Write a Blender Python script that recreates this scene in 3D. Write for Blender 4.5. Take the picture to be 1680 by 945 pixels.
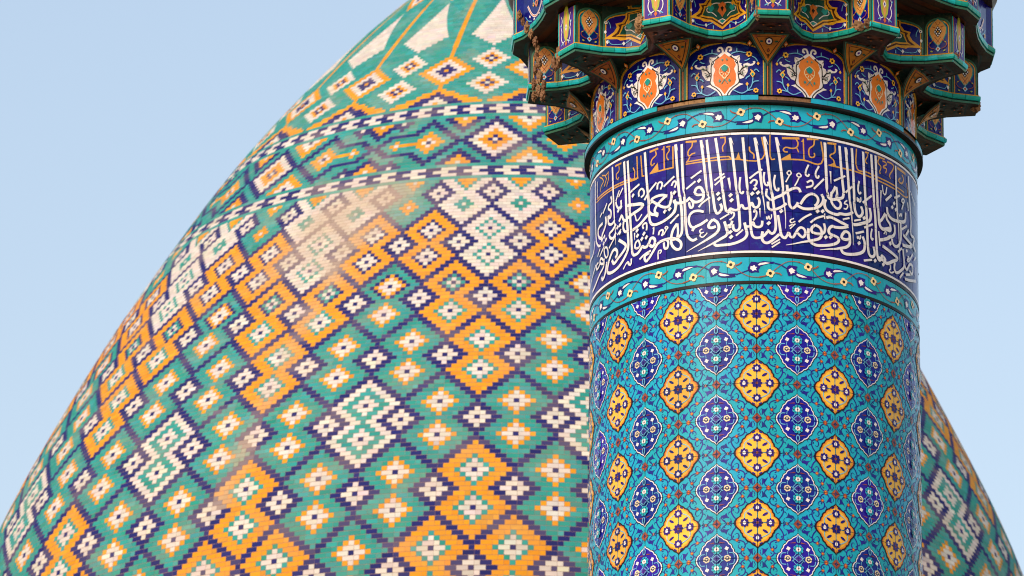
import bpy, math, random, bisect
import numpy as np
from mathutils import Vector, Matrix, noise as mnoise
from mathutils.geometry import tessellate_polygon
for o in list(bpy.data.objects): bpy.data.objects.remove(o)
sc = bpy.context.scene
col = sc.collection
S = 1.25            # metres per minaret radius
ZO = 25.49          # height of the minaret's local origin above the ground
random.seed(4)
rng = np.random.default_rng(4)
# ---------------------------------------------------------------- camera
PITCH, ROLL, DIST, YAW, FOC = 0.363072588, 0.006022749, 53.8223929, -0.029294685, 14500.0
cd = bpy.data.cameras.new('camera'); cam = bpy.data.objects.new('camera', cd); col.objects.link(cam)
sc.camera = cam
cd.sensor_width = 36.0; cd.lens = FOC / 1680 * 36.0
cd.clip_start = 1.0; cd.clip_end = 4000
fw = Vector((math.sin(YAW) * math.cos(PITCH), math.cos(YAW) * math.cos(PITCH), math.sin(PITCH)))
rt = fw.cross(Vector((0, 0, 1))).normalized(); up = rt.cross(fw)
cr, sr = math.cos(ROLL), math.sin(ROLL)
r2 = cr * rt + sr * up; u2 = -sr * rt + cr * up
M = Matrix((r2, u2, -fw)).transposed().to_4x4()
M.translation = Vector((0, -DIST * math.cos(PITCH) * S, -DIST * math.sin(PITCH) * S + ZO))
cam.matrix_world = M
cd.dof.use_dof = True; cd.dof.focus_distance = 52.9 * S; cd.dof.aperture_fstop = 8.0
sc.cycles.filter_width = 1.1
sc.render.resolution_x = 1024; sc.render.resolution_y = 576
# ---------------------------------------------------------------- sky and sun
SUN_EL, SUN_AZ = math.radians(33), math.radians(-33)     # azimuth from the camera's back, negative = camera left
w = bpy.data.worlds.new('World'); sc.world = w; w.use_nodes = True
nt = w.node_tree; nt.nodes.clear()
sky = nt.nodes.new('ShaderNodeTexSky'); sky.sky_type = 'NISHITA'; sky.sun_disc = False
sky.sun_elevation = SUN_EL; sky.sun_rotation = math.pi - SUN_AZ
sky.air_density = 1.9; sky.dust_density = 1.8; sky.ozone_density = 2.4; sky.altitude = 0
bg = nt.nodes.new('ShaderNodeBackground'); bg.inputs['Strength'].default_value = 0.15
wo = nt.nodes.new('ShaderNodeOutputWorld')
mul = nt.nodes.new('ShaderNodeMix'); mul.data_type = 'RGBA'; mul.blend_type = 'MULTIPLY'; mul.inputs['Factor'].default_value = 1.0
mul.inputs['B'].default_value = (1.04, 0.905, 0.905, 1)      # white balance of the hazy air
nt.links.new(sky.outputs[0], mul.inputs['A']); nt.links.new(mul.outputs['Result'], bg.inputs[0]); nt.links.new(bg.outputs[0], wo.inputs[0])
sd = bpy.data.lights.new('sun', 'SUN'); sun = bpy.data.objects.new('sun', sd); col.objects.link(sun)
sd.energy = 1.2; sd.angle = math.radians(16); sd.color = (1.0, 0.975, 0.94)
sdir = Vector((math.sin(SUN_AZ) * math.cos(SUN_EL), -math.cos(SUN_AZ) * math.cos(SUN_EL), math.sin(SUN_EL)))
sun.rotation_euler = sdir.to_track_quat('Z', 'Y').to_euler()
sc.view_settings.view_transform = 'Standard'; sc.view_settings.look = 'None'
sc.view_settings.exposure = 0.56; sc.view_settings.gamma = 1.0
# ---------------------------------------------------------------- data (angles and heights x 1e-4)
INS_WHITE='''
4.7 -4877,5917 -4767,4381 -4625,2613 -4578,2486 -4460,1459 -4438,405 -4485,94 -4700,-142 -4942,-188 -5186,-187
t2.6 -4828,5908 -4708,5448
4.7 -4454,5862 -4418,4410 -4317,2560 -4293,2665 -4247,1743 -4202,731 -4110,-13 -3948,-312 -3719,-460 -3468,-382
t4.9 -3207,5923 -2987,4106 -2813,2347 -2803,2638 -2703,1896 -2661,1116
t2.6 -3162,5848 -3002,5369
4.7 -2849,5901 -2697,4485 -2482,2312 -2503,2560 -2374,1543 -2309,1263 -2200,1093 -2026,1192 -1917,1411 -2003,1692
4.7 -2297,5957 -2104,4564 -1828,2254 -1870,2640 -1743,1626 -1658,1255 -1508,1131 -1340,1189
4.5 -1709,1259 -1537,1156 -1408,1330 -1279,1277 -1066,1221 -895,1305 -723,1527 -575,1317 -341,1334 -192,1514 -106,1650 -1,1421 169,1366 318,1536 332,1833 235,2015
4.7 -1411,5911 -1226,4502 -998,2204 -998,2404 -894,1350 -854,665 -835,163 -899,-17 -1070,-100 -1219,44 -1248,318
t2.6 -1351,5838 -1201,5463
4.7 -644,5898 -521,4336 -338,2183 -358,2430 -236,1196 -196,375 -135,-263 -9,-537 245,-583 543,-489 799,-210 906,-48
t5 81,5863 309,4328 533,2182 492,2473 616,1654 677,971
t2.6 145,5794 292,5405
4.7 636,5937 842,4338 1066,2196 1068,2488 1192,1534 1294,673 1313,127 1226,-196 1054,-293 885,-117
t2.6 699,5870 889,5393
5 523,-170 479,-581 605,-851 839,-891 1181,-652 1525,-318
4.5 1445,908 1549,230 1654,-356 1825,-527 1950,-519
4.5 1582,-132 1667,-423 1838,-526 2012,-355 2100,-189 2186,-410 2360,-441 2537,-153 2714,138 2892,224 3091,87 3111,-184 2977,-381 2800,-309 2646,-142
t4.7 1363,5916 1592,4370 1797,2233 1725,2521 1829,1706 1911,799 1907,70
t2.6 1427,5828 1597,5356
5 1043,1825 1279,1995 1624,2172 1681,2203 2028,2478 2466,2720 2730,2699 2839,2482
4.7 2009,2888 2070,2253 2113,2137 2154,1638 2305,1422 2459,1481 2613,1678 2680,1822
4.7 851,1751 871,1386 1019,1231 1276,1264 1620,1419 1763,1519 1980,1693
4 791,2576 746,2186 810,2069 1022,1847
t4 -1509,3328 -1446,2958 -1404,2522
3.5 -794,3338 -847,2837 -806,2379 -678,2283 -614,2441
3.5 647,3647 602,3280 686,2870 856,2806 857,3034
3.5 1287,3485 1220,3025 1304,2571 1453,2487 1497,2672
3.5 -249,3232 135,3550 519,3827
3.6 -208,2912 6,3139 176,3070 154,2864 26,2727
3.2 -1453,604 -1238,774 -1173,998 -1280,1095 -1366,986
3.2 -26,533 124,783 167,1056 62,1193 6,1034
t3 360,1331 378,739
2.2 761,791 803,632 898,817 939,636 1038,708 1060,937
2.8 1051,-976 1566,-634
2.8 1071,-1180 1565,-816
3.3 -1071,-419 -644,-48
5 -557,405 -474,16 -411,-350 -561,-619 -945,-834 -1372,-949 -1716,-972 -2032,-971 -2249,-975 -2402,-847
4.5 -537,154 -303,149 -133,238 -48,396 36,191 248,100 461,193 505,512
t5 -1768,534 -1640,69 -1598,-298 -1944,-546 -2643,-891 -3402,-1210
4.5 -1640,206 -1425,146 -1583,202 -1368,325 -1282,548
5 -2464,721 -2662,523 -2729,279 -2553,192 -2290,258
t5 -2464,730 -2202,523 -2094,149 -2247,-156 -2731,-472 -3356,-784 -3811,-993 -4158,-1154
4.5 -3038,1273 -3352,1381 -3715,1363 -3946,1147 -3983,788 -3855,449 -3671,330
5 -3763,139 -3626,347 -3218,497 -2794,743
2.3 -3129,189 -3287,95 -3219,-59 -3040,-36
2.3 -3219,-86 -3265,-249 -3086,-340 -2818,-98
5 -3599,2631 -3485,2844 -3258,2882 -3079,2607 -3035,2437 -3103,2126 -3350,1975 -3623,1990 -3852,2183
4.5 -3599,2558 -3440,2421 -3125,2402
4 -3599,2631 -3631,2553
5 -3898,2327 -4130,2135 -4554,2070 -4939,2186 -4988,2333
4.3 -3967,2018 -3899,1688 -3761,1667 -3714,1934 -3852,2229
4.5 -4939,2323 -4867,1898 -4940,1546 -5234,1375
3.5 -3351,1609 -3126,1854 -2636,2163
3.5 -5235,872 -4651,1356
3 -2027,691 -1465,1014
3.5 -3849,3538 -3166,3945
3.5 -4152,2899 -3552,3311
3 -2370,3215 -1759,3620
3 -2348,2916 -1716,3434
4.7 -4771,784 -5038,423 -5161,-10 -5137,-470 -4845,-844 -4558,-850 -4510,-494 -4796,-215 -5137,-106 -5685,-97 -6096,-215 -6397,-561 -6768,-991 -7022,-1136 -7118,-800 -6768,-680
4 -4747,779 -4700,269 -4748,-87
4 -5685,-253 -5628,-628 -5456,-663 -5371,-318 -5513,-81
4.7 -8605,5789 -8457,3785 -8384,2260 -8435,2842 -8285,1129 -8211,119 -8103,-432 -7752,-477 -7481,-290 -7315,-126 -7151,-220 -6958,-217 -6768,-5 -6643,224 -6397,166 -6336,-108 -6519,-325 -6737,-168
3.3 -7684,388 -7891,237 -7891,-75 -7548,-65 -7582,257 -7684,388
4.7 -7117,5918 -6975,4110 -6807,2553 -6800,2031 -6581,1769 -6336,1685 -6095,1541
4.6 -5439,2698 -5897,2842 -6532,2760 -6641,2535 -6581,2603 -6215,2359 -5742,2045 -5340,2013 -5171,2395 -5115,2697
4.8 -5439,2698 -5568,2685 -6095,2332 -6336,2023 -6306,1808 -6095,1655
5 -6800,2031 -6705,1331 -6458,1064 -5977,1057 -5398,1245 -5005,1531 -4838,1967 -4948,2352
4.7 -8176,1150 -7549,1340 -6831,1831
5 -8623,2898 -7964,2758 -7283,2572 -7482,2365 -8177,2193 -8622,2062
2.3 -7963,2132 -7893,1956 -7754,1657 -7349,1964
3.2 -7217,992 -7282,1217 -7022,1306 -6958,1030 -6990,830
2.8 -6458,440 -6427,848 -6489,811
3.3 -6066,297 -5977,537 -5743,538 -5830,194
2.3 -5512,749 -5598,663 -5484,561 -5398,648 -5512,749
2.3 -5455,582 -5714,220
2.4 -6096,-1252 -6066,-740 -5860,-734 -5978,-915
3.3 -7547,-896 -7151,-688 -6643,-554
t3 -7962,933 -7962,465
2.4 -8617,-752 -8467,-978 -8283,-953 -8283,-641
3.5 -8426,3639 -7554,3965
3.4 -7583,3169 -7613,3453 -7377,3618 -7174,3381 -7231,3166 -7435,3083
3.5 -6863,3209 -6211,3739
3.4 -6158,3268 -6105,3623 -5897,3690 -5794,3507 -5923,3215
3.5 -5691,3347 -4944,3859
3.4 -5140,3279 -4993,3525 -4823,3447 -4920,3122
3.8 -7145,2823 -6863,3163
3.5 -5165,2917 -5141,2500 -5240,2154
4.5 -8940,5842 -8786,3884 -8709,2457 -8684,2195 -8564,1021 -8547,97 -8881,-398 -9474,-811 -10124,-927 -10637,-838 -10801,-647 -10639,-161 -10227,352 -9888,458 -9656,275 -9637,52 -9839,-127
4.6 -9478,922 -9048,626 -8761,323 -8964,59 -9476,-215 -9980,-433 -10225,-136
t3.6 -10188,5897 -10092,4303 -9953,2448 -9844,1690 -9795,698
2.6 -12838,5946 -12826,4525 -12727,3025 -12575,1937 -12163,1460 -11797,1355
1.5 -12424,5739 -12416,4675
2.5 -9782,3547 -9408,4129
2.5 -9489,3703 -9052,4167
2.5 -11412,3301 -10864,3762
2 -11909,3228 -11532,3394
3 -10369,4044 -10274,3660 -10609,3523 -10658,3338 -10366,3088 -10365,2736 -10508,2684 -10607,2919
3.4 -9246,3425 -9230,3068 -9487,2999 -9696,3217 -9782,3497
4 -9437,2102 -9263,2318 -9178,2400 -8968,2064 -8724,1936
4 -8968,1956 -9008,1589 -8844,1267 -8564,1211
3.6 -11043,2965 -10984,2563 -11158,2244 -11531,1940 -11662,1769 -12167,2115 -12170,2551 -11470,2680
3.5 -9893,2358 -10233,2199 -10649,2393 -10705,2902
3.8 -9752,2040 -10132,1785 -10539,1595 -10131,1242 -9751,1497
2.4 -9613,1290 -9219,1545
2.4 -10589,744 -9797,1295
2 -11934,671 -11213,1122
1.8 -12315,808 -11866,1190
2.5 -11151,503 -11212,904 -10863,892 -10695,400 -10917,259 -11151,503
2.3 -9003,-1118 -8561,-763 -8329,-1046 -8217,-647
2.8 -11332,240 -11723,487 -11861,264 -11331,23 -11246,210 -11330,-195 -11857,-443 -12825,-907 -13471,-1049
3.5 -10859,-32 -11086,-713 -11452,-992 -11583,-757
2.3 -12156,370 -12477,323 -12475,51 -12153,43 -11860,210
1.8 -15415,1047 -14090,1252 -13260,1375 -12850,2039
1.8 -14468,-459 -13482,-67 -12651,387
5 4416,5903 4474,4283 4546,2555 4566,2668 4626,2404 4841,2304 5232,2399 5261,2418 5589,2558 5675,2850
4.7 5411,5873 5523,4368 5624,3389 5686,2877
4.5 5116,3183 4893,2753 4835,2715 4816,2208 4983,1918 5227,1781 5427,1911 5454,2191 5232,2376
4.2 5165,3169 5234,2587 5185,2642 5183,2367
5 4435,2235 4362,1903 4477,1579 4786,1426 5224,1392 5416,1487 5801,1515 6141,1638 6345,1808
t4.7 5842,5862 5969,4412 6146,2102 6177,2369 6254,1439 6331,459 6352,-332
t2.6 5925,5755 6007,5372
4.7 6299,5914 6397,4158 6465,2174 6439,2479 6521,1899 6726,1623 6968,1706 7094,1987 6975,2307
4.7 7170,5900 7246,4365 7349,2391 7323,2845 7408,1967 7457,732 7509,-251 7633,-667 7896,-697 8068,-451 7972,-28
4.7 7846,5905 7959,4256 8072,2485 8042,2838 8164,1671 8216,388 8308,-484 8445,-744 8662,-632 8739,-410 9035,-622 8529,-601
4.7 8796,250 9372,148 10088,24 10360,-88 9774,-451 9200,-753 8746,-638 8387,-592
4.6 8220,5936 8301,4152 8385,2573 8354,2926 8451,2253 8513,1571 8764,1344 9144,1458 9546,1632
4.3 9094,2444 8747,1940 8525,1696 8703,1397 9156,1432 9598,1494 9563,1859 9245,2111 9171,2418
5 7671,2386 7763,1911 7661,1584 7274,1334 6660,1058 6365,990
5 4473,1053 4736,1143 5122,1053 5513,923 5520,934 5991,808
5 5991,783 5572,621 5084,552 4827,566 4633,305 4679,84 5016,-16 5285,-126 5258,-359 4914,-581 4341,-746 3785,-805 3445,-645 3299,-345 3316,204
5 5763,436 5540,142 5538,-57 5842,-95 6068,3
t5 5763,436 6043,346 6097,9 6065,-346 5782,-604 5396,-731 5073,-842 4719,-911 4339,-996 4036,-1074
5 7077,387 7228,26 7159,-489 6760,-785 6059,-993 5612,-987 5450,-771
2 6652,334 6680,166 6772,312 6800,170 6904,245 6906,444
2 6679,2824 6706,2580 6798,2752 6826,2559 6948,2639 6951,2890
3.5 6535,456 7173,735
3 6426,1253 6935,1449
3 5604,1151 6081,1351
3.4 7207,993 7923,1405
3.4 7152,-1138 7827,-914
3 7852,1086 7747,609 7843,385 7945,513
3.3 6840,3913 6745,3439 6832,3110 6985,3223
3.4 5814,2929 6303,3436
3.4 7101,2577 7846,3223
3.4 5003,3527 5797,4000
2.4 5922,2452 5724,2211 5948,2158 5861,1891 5666,1875
2.4 8806,4200 9024,3639 9266,4190
t3 8690,3814 8638,2747
3.6 9134,3296 9751,3841
2.8 8435,1099 8529,177
4.5 8463,533 8980,734 9536,1029 9305,953 9890,1236 10090,1576 10036,2010
2 8921,1061 9115,1270 9150,1080
t3.8 10245,5904 10306,4288 10456,2328 10530,2223 10579,1287 10647,-193
2.8 10068,3756 10738,4132
2.2 11157,4075 10991,3866 11206,3816 11346,4016 11157,4075
2.2 11262,3835 10978,3309
4.5 9257,2895 9331,2517 9737,2294 10457,2378 11406,2703 11539,3304
1.8 10584,2923 10679,2779 10815,2976 10915,2860 10972,3055
2.8 12056,5860 12223,4457 12474,3037 12445,2192 13132,2193 12924,1713 13523,1483
1.4 12388,5023 13444,4408
2.2 11871,4077 11988,3565
4 10801,2365 10833,1472 10571,883 10099,628 9796,781 9758,1019
3.8 11157,1734 11437,1655 12133,1576 12578,1511 11482,1119 11033,1039
3.2 12019,2339 11500,1803
2.8 10949,2013 11700,2502
3.8 11080,779 11220,-250 10786,-697 10203,-1039 9983,-860 10035,-443
2.8 10417,381 10921,775
2 11772,544 12033,536 11702,268 12096,358
2.3 12098,408 12724,1037
2 13070,762 13504,1124
3 11277,-180 11562,-382 11951,5 12232,206 12692,171 12513,-346 12078,-251
2.8 10625,-1225 11099,-742
2.8 11435,-752 12210,-479
3 11312,-1069 12058,-909 13423,-464
2 13470,457 13428,-362
2.3 9519,-756 9556,-994 9432,-1132 9593,-1232 9935,-1075
2.4 2166,3814 2013,3665 2121,3513 2261,3639 2166,3814
2.4 2164,3517 2032,3255 1923,3041
2.4 2758,3708 2603,3578 2690,3450 2868,3514 2758,3708
2.4 2757,3457 2622,3123 2466,2834
3.3 3343,4302 3183,3916 3159,3638 3293,3563 3384,3711
3.3 4006,4301 3795,3858 3816,3586 3931,3534 4002,3705
3.5 3673,2788 4327,3526
3.6 3223,3142 3540,3297 3583,3005 3176,2817
t3.5 4759,4103 4801,3286
5 2635,1589 2988,1443 3482,1479 3940,1656 4221,1972 4271,2300 4155,2511
4.7 2812,1698 3127,2189 3489,2439 3807,2368 3944,2113 3850,1826 3711,1692
3.6 2695,546 3029,854 3503,1162
3.6 3431,583 3797,905 4309,1141
2.3 4357,1309 4354,943
2.3 2410,747 2191,615 2234,459 2497,564
2.3 2102,221 2365,379
2.3 2167,66 2496,413
5 3748,488 3519,252 3540,5 3836,-69 4067,-59
t5 3748,488 4069,306 4160,-45 4018,-339 3559,-540 2886,-732 2357,-897 1922,-998
4.4 4305,661 4373,353 4301,68 4067,-59'''
INS_GOLD='''
4 -4194,5955 -3479,5891
2.6 -3753,5862 -3800,5594 -4032,5309 -3986,5026 -3755,5128 -3571,5147
2.4 -3916,4946 -4079,4674
2.6 -4173,4643 -3165,4678 -2985,4679 -1497,4701 -1368,4578
2.6 -4196,4509 -3165,4518 -1329,4530 -1183,4522 523,4514 495,5912
2.8 -241,5293 -220,5017 13,4786 12,4511
3 -2013,5955 -1666,5950
2.5 -1709,5908 -1710,5632 -1862,5369 -1841,5046
2.6 1000,6085 995,5167 1056,4505 1292,4515
4.6 1722,5891 2794,5958
2.7 2573,5913 2704,5650 2614,5366 2305,5269 1957,5310 1804,5162 1869,5029 2064,5020
2.4 2635,5323 2744,5058
2.6 3039,5962 3038,5778 3075,4636
2.4 2926,5766 3038,5847
3 1606,4499 2301,4558 3053,4588 4194,4536 4181,5934
4 3264,5966 4019,6070
2.7 3741,5960 3693,5632 3418,5366 3393,4995 3505,4827 3734,4903 3735,5133
4 4606,5912 5213,5954
2.7 5114,5866 5110,5406 4768,5114 5008,4882 5103,4579
2.4 4667,4499 5545,4482 6518,4486 8456,4401 10308,4379 12015,4482 11841,5327
2.4 6682,5979 6728,4687 7439,4666 8459,4613 10312,4592 11453,4583
2.8 7359,5924 7681,5961
2.2 7519,5942 7581,5758 7384,5354 7542,5220
2.8 8467,5957 9137,5959
2.3 8621,5917 8472,5571 8760,5355 8608,4958 8754,4951
2.3 8916,5805 9302,5723 8986,5424 9297,5395 9213,5092
2.6 9385,5901 10062,5868 9968,5535 9617,5068 9740,4907
3.6 10527,5874 11667,5870
2.4 11139,5631 11357,5406 11126,5072 10708,5078 10919,5353
3.8 -6752,5847 -6105,5920
2.6 -6317,5786 -6263,5543 -6587,5300 -6614,4938 -6370,5017
2.8 -6752,4444 -5041,4452 -5064,5834
2.6 -5690,5965 -5665,4489
2.4 -5844,5769 -5690,5827
2.8 -5537,5886 -5237,5869
2.3 -5336,5797 -5312,5608 -5487,5369 -5437,5083 -5337,5016
2.5 -7796,5851 -7734,4406
2.5 -7466,5805 -7348,4438 -7174,4415
2.5 -8492,4487 -7674,4412
2.3 -8138,5211 -7981,4936 -8011,4484
2.3 -8493,4671 -8329,4530
2.8 -9919,5857 -9251,5840
2 -9494,5767 -9493,5414 -9787,5259 -9658,4914 -9492,5011
2.1 -12574,4633 -10093,4605 -8281,4536
2.1 -12654,4461 -10093,4454 -8281,4386 -7802,4374
1.7 -12061,5907 -11423,5421 -11790,5201 -11919,4895
1.7 -11667,5864 -11084,5654 -10667,5759
1.7 -11195,5693 -10976,5413 -11305,5026
1.7 -10768,5744 -10716,5272 -10974,4908'''
INS_DOTS=[(-3303,3299),(-1384,2178),(-1384,2173),(-1320,1850),(-2132,2324),(-2067,1994),(-4914,2776),(89,2544),(-83,2225),(258,2293),(887,339),(1640,1147),(-1391,-197),(-1350,-518),(-5569,1696),(-5228,1782),(-7685,987),(-7650,639),(-7119,629),(-6926,346),(-7282,333),(-8029,3339),(-4896,2774),(7152,1577),(6737,-144),(8027,-935),(8768,-950),(9447,601),(9928,3334),(9708,3012),(10098,2988),(11474,790),(9460,575),(8741,-989),(3869,1349),(4194,1397),(4392,-237),(4701,-185),(-9365,2760),(-9088,2899),(-9436,1695),(-9177,1776),(-10980,1611),(-11276,1524),(-10753,1343),(-11036,1196),(-9176,1261)]
INS_GOLDPOLY=[[(-903,4944),(-1054,4530),(-777,4518)],[(1650,4525),(2216,4918),(2279,4547)],[(4715,4499),(5056,4753),(5201,4515)],[(-6752,4444),(-6131,5007),(-6079,4443)]]
BAND=[('n','p',[(-2422,7614),(-2243,7657),(-1952,7688),(-1895,7542),(-1753,7310),(-1785,7087),(-1963,6951),(-2200,7004),(-2447,6981),(-2401,7165),(-2504,7293)]),('n','p',[(-3358,7702),(-3035,7693),(-2693,7728),(-2400,7635),(-2198,7536),(-2378,7421),(-2401,7306),(-2694,7455),(-3059,7569),(-3289,7552)]),('w','p',[(-2333,7346),(-2221,7350),(-2154,7470),(-2042,7390),(-1931,7404),(-1909,7214),(-1998,7165),(-2065,7072),(-2177,7153),(-2298,7122),(-2244,7234)]),('w','p',[(-3104,7608),(-2830,7644),(-2490,7597),(-2355,7466),(-2445,7442),(-2739,7507)]),('n','s8',[(-1798,7135),(-1445,7007),(-1050,6877)]),('n','p',[(-1093,6949),(-655,6955),(-219,7039),(-44,7131),(65,7060),(42,6849),(-220,6734),(-656,6706),(-1050,6736),(-984,6850)]),('n','p',[(-86,7484),(416,7532),(546,7416),(589,7182),(478,6828),(217,6896),(21,6966),(-66,7108),(0,7272)]),('w','p',[(-678,6838),(-393,6934),(-44,7028),(-10,6943),(-132,6850),(-394,6807)]),('w','p',[(44,7225),(153,7272),(263,7380),(349,7320),(458,7250),(436,7132),(370,7061),(326,6943),(217,7037),(87,7060),(131,7145)]),('n','s8',[(568,7290),(918,7505),(1336,7616)]),('r','s3.2',[(-2470,6678),(-1933,6722),(-1445,6945),(-1092,7269),(-872,7480)]),('r','s3.2',[(-522,7633),(-216,7758),(395,7767),(788,7595),(1268,7204),(1443,7048)]),('r','s3.2',[(1751,6807),(2240,6689),(2173,6683)]),('r','s3.2',[(-3083,6913),(-2786,6750),(-2425,6674)]),('r','s6',[(-1026,7454),(-1267,7546),(-1399,7671)]),('r','s6',[(1267,6983),(1003,6944),(893,6837)]),('o','f55',[(-749,7522)]),('o','f55',[(1566,6937)]),('r','d14',[(-172,7767)]),('r','d14',[(2173,6697)])]
NICHE=[('F','g',[(-13,12181),(-940,12048),(-1795,11793),(-2193,11514),(-2341,11223),(-2345,8665)]),('w','P',[(-15,11553),(-130,11561),(-338,11409),(-592,11215),(-942,11275),(-966,11011),(-896,10811),(-1154,10695),(-1414,10775),(-1773,10606),(-1462,10539),(-1416,10171),(-1180,9805),(-946,9730),(-899,9484),(-1181,9395),(-900,9291),(-483,9009),(-253,8628),(-24,8611)]),('o','P',[(-16,11441),(-292,11212),(-570,11092),(-626,10904),(-710,10671),(-595,10418),(-712,10092),(-713,9706),(-620,9407),(-298,9186),(-24,8789)]),('w','s26',[(-98,11510),(-198,11808),(-383,11809),(-420,11658),(-300,11599)]),('w','s22',[(-1415,10606),(-1749,10675),(-1854,10810),(-1748,10820)]),('k','s9',[(-338,11254),(-756,10917),(-850,10588),(-851,10009),(-899,9532),(-528,9206),(-253,8893),(-162,8645)]),('k','s8',[(-898,10135),(-1131,10426),(-1462,10564)]),('k','s7',[(-945,10068),(-1109,9989)]),('k','d22',[(-756,10878)]),('w','d10',[(-756,10878)]),('k','d22',[(-898,10125)]),('w','d10',[(-898,10125)]),('k','d14',[(-430,11233)]),('t','P',[(-18,10746),(-225,10530),(-180,10358),(-19,10235)]),('c','s10',[(-18,10732),(-248,10556),(-341,10299),(-249,10050),(-21,9839)]),('c','s9',[(-111,10232),(-295,10150)]),('c','s9',[(-65,10132),(-135,9920),(-21,9767)]),('t','s10',[(-21,9743),(-205,9467)]),('t','d22',[(-319,9670)]),('t','d16',[(-155,11032)]),('b','s9',[(-430,11393),(-848,11496),(-1318,11406)]),('b','s9',[(-778,11489),(-777,11741)]),('b','s9',[(-1700,11175),(-1893,11058),(-2038,10838)]),('b','s9',[(-1556,11035),(-1366,10914),(-1248,10899)]),('y','f45',[(-1518,11320)]),('y','d24',[(-2063,10696)]),('y','d46',[(-1726,10020)]),('t','d26',[(-1726,9995)]),('y','s14',[(-1726,10092),(-1606,10317)]),('b','s9',[(-2113,10148),(-1942,10316),(-1822,10226)]),('b','s9',[(-1559,9900),(-1369,9779),(-1322,9677)]),('b','s9',[(-1751,9782),(-1656,9238),(-1371,8912),(-1042,8777),(-575,8994)]),('b','s9',[(-2089,9566),(-1823,9512),(-1680,9338)]),('b','s9',[(-1752,9010),(-1371,8921)]),('b','s9',[(-1418,8966),(-1418,9255)]),('y','d26',[(-1394,9358)]),('y','f38',[(-1921,8938)])]
CART=[('N','g',[(-2158,14289),(-2161,12598)]),('G','P',[(115,15060),(-815,14910),(-816,14606),(-1028,14291),(-1378,14179),(-1309,13943),(-1467,13627),(-2050,13114),(-1276,13169),(-1090,13088),(-627,13183),(107,12747)]),('K','P',[(114,14959),(-695,14871),(-696,14567),(-888,14220),(-1233,14114),(-1146,13933),(-1292,13594),(-1613,13303),(-1147,13301),(-531,13308),(107,12913)]),('G','P',[(114,14908),(-623,14827),(-624,14523),(-817,14176),(-1029,14104),(-1058,13904),(-1176,13522),(-1380,13340),(-1089,13381),(-483,13399),(108,13029)]),('e','P',[(114,14858),(-551,14783),(-552,14479),(-721,14135),(-941,14034),(-1000,13818),(-1147,13478),(-770,13498),(-458,13487),(108,13140)]),('w','s12',[(-48,14425),(-336,14398),(-673,14164),(-841,13845),(-482,13752),(-242,13547)]),('w','s10',[(109,13453),(-147,13263)]),('w','s10',[(108,13080),(-147,13263)]),('t','P',[(109,13393),(-75,13270),(108,13125)]),('t','d60',[(-577,14072)]),('q','P',[(113,14554),(-168,14338),(-97,14167),(-193,13906),(-74,13765),(109,13504)]),('k','P',[(112,14302),(-25,14123),(111,13822)]),('G','d34',[(-624,14310)]),('b','s9',[(-1788,13068),(-1614,12808),(-915,12879),(-435,13125)]),('w','d26',[(-915,12889)]),('w','d26',[(-1847,12927)]),('b','s14',[(-436,12923),(-446,12695)]),('b','s9',[(-1670,13854),(-1698,14100),(-1843,14367)]),('w','d24',[(-1961,13580)]),('w','f24',[(-1931,14194)])]
DOME_S=[-110,-107,-104,-101,-98,-95,-92,-89,-86,-83,-80,-77,-74,-71,-68,-65,-62,-59,-56,-53,-50,-47,-44,-41,-38,-35,-32,-29,-26,-23,-20,-17,-14,-11,-8,-5,-2,1,4,7,10,13,16,19,22,25,28,31,34,37,40,43,46,49,52,55,58,61,64,67,70,73,76,79,82,85,88,91,94,97,100]
DOME_R=[1.2537,1.3683,1.4816,1.5932,1.7032,1.8114,1.9179,2.0228,2.1260,2.2277,2.3279,2.4265,2.5235,2.6184,2.7110,2.8013,2.8892,2.9748,3.0582,3.1392,3.2182,3.2951,3.3704,3.4442,3.5167,3.5881,3.6585,3.7275,3.7960,3.8641,3.9316,3.9982,4.0642,4.1296,4.1946,4.2593,4.3238,4.3884,4.4529,4.5173,4.5812,4.6441,4.7055,4.7649,4.8224,4.8778,4.9308,4.9810,5.0276,5.0702,5.1082,5.1416,5.1702,5.1942,5.2137,5.2289,5.2399,5.2468,5.2497,5.2487,5.2440,5.2359,5.2249,5.2110,5.1946,5.1754,5.1536,5.1291,5.1020,5.0724,5.0409]
DOME_Z=[14.1958,14.0774,13.9578,13.8370,13.7147,13.5910,13.4661,13.3400,13.2133,13.0862,12.9588,12.8312,12.7031,12.5749,12.4464,12.3177,12.1887,12.0597,11.9309,11.8026,11.6748,11.5476,11.4213,11.2963,11.1730,11.0515,10.9317,10.8132,10.6941,10.5736,10.4516,10.3280,10.2030,10.0765,9.9487,9.8202,9.6909,9.5610,9.4304,9.2992,9.1670,9.0341,8.9005,8.7662,8.6310,8.4951,8.3583,8.2205,8.0813,7.9405,7.7983,7.6546,7.5097,7.3638,7.2171,7.0701,6.9230,6.7760,6.6292,6.4826,6.3363,6.1904,6.0446,5.8990,5.7537,5.6086,5.4639,5.3196,5.1757,5.0323,4.8893]
DOME_DA=[0.00000,0.00000,0.00000,0.00000,0.00000,-0.00001,-0.00030,-0.00119,-0.00235,-0.00353,-0.00469,-0.00559,-0.00593,-0.00600,-0.00606,-0.00611,-0.00613,-0.00613,-0.00606,-0.00581,-0.00548,-0.00513,-0.00476,-0.00435,-0.00342,-0.00141,0.00110,0.00313,0.00412,0.00461,0.00518,0.00592,0.00675,0.00759,0.00843,0.00927,0.01008,0.01017,0.00873,0.00657,0.00438,0.00221,0.00056,0.00002,0.00000,0.00000,0.00000,0.00000,0.00000,0.00000]
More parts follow.
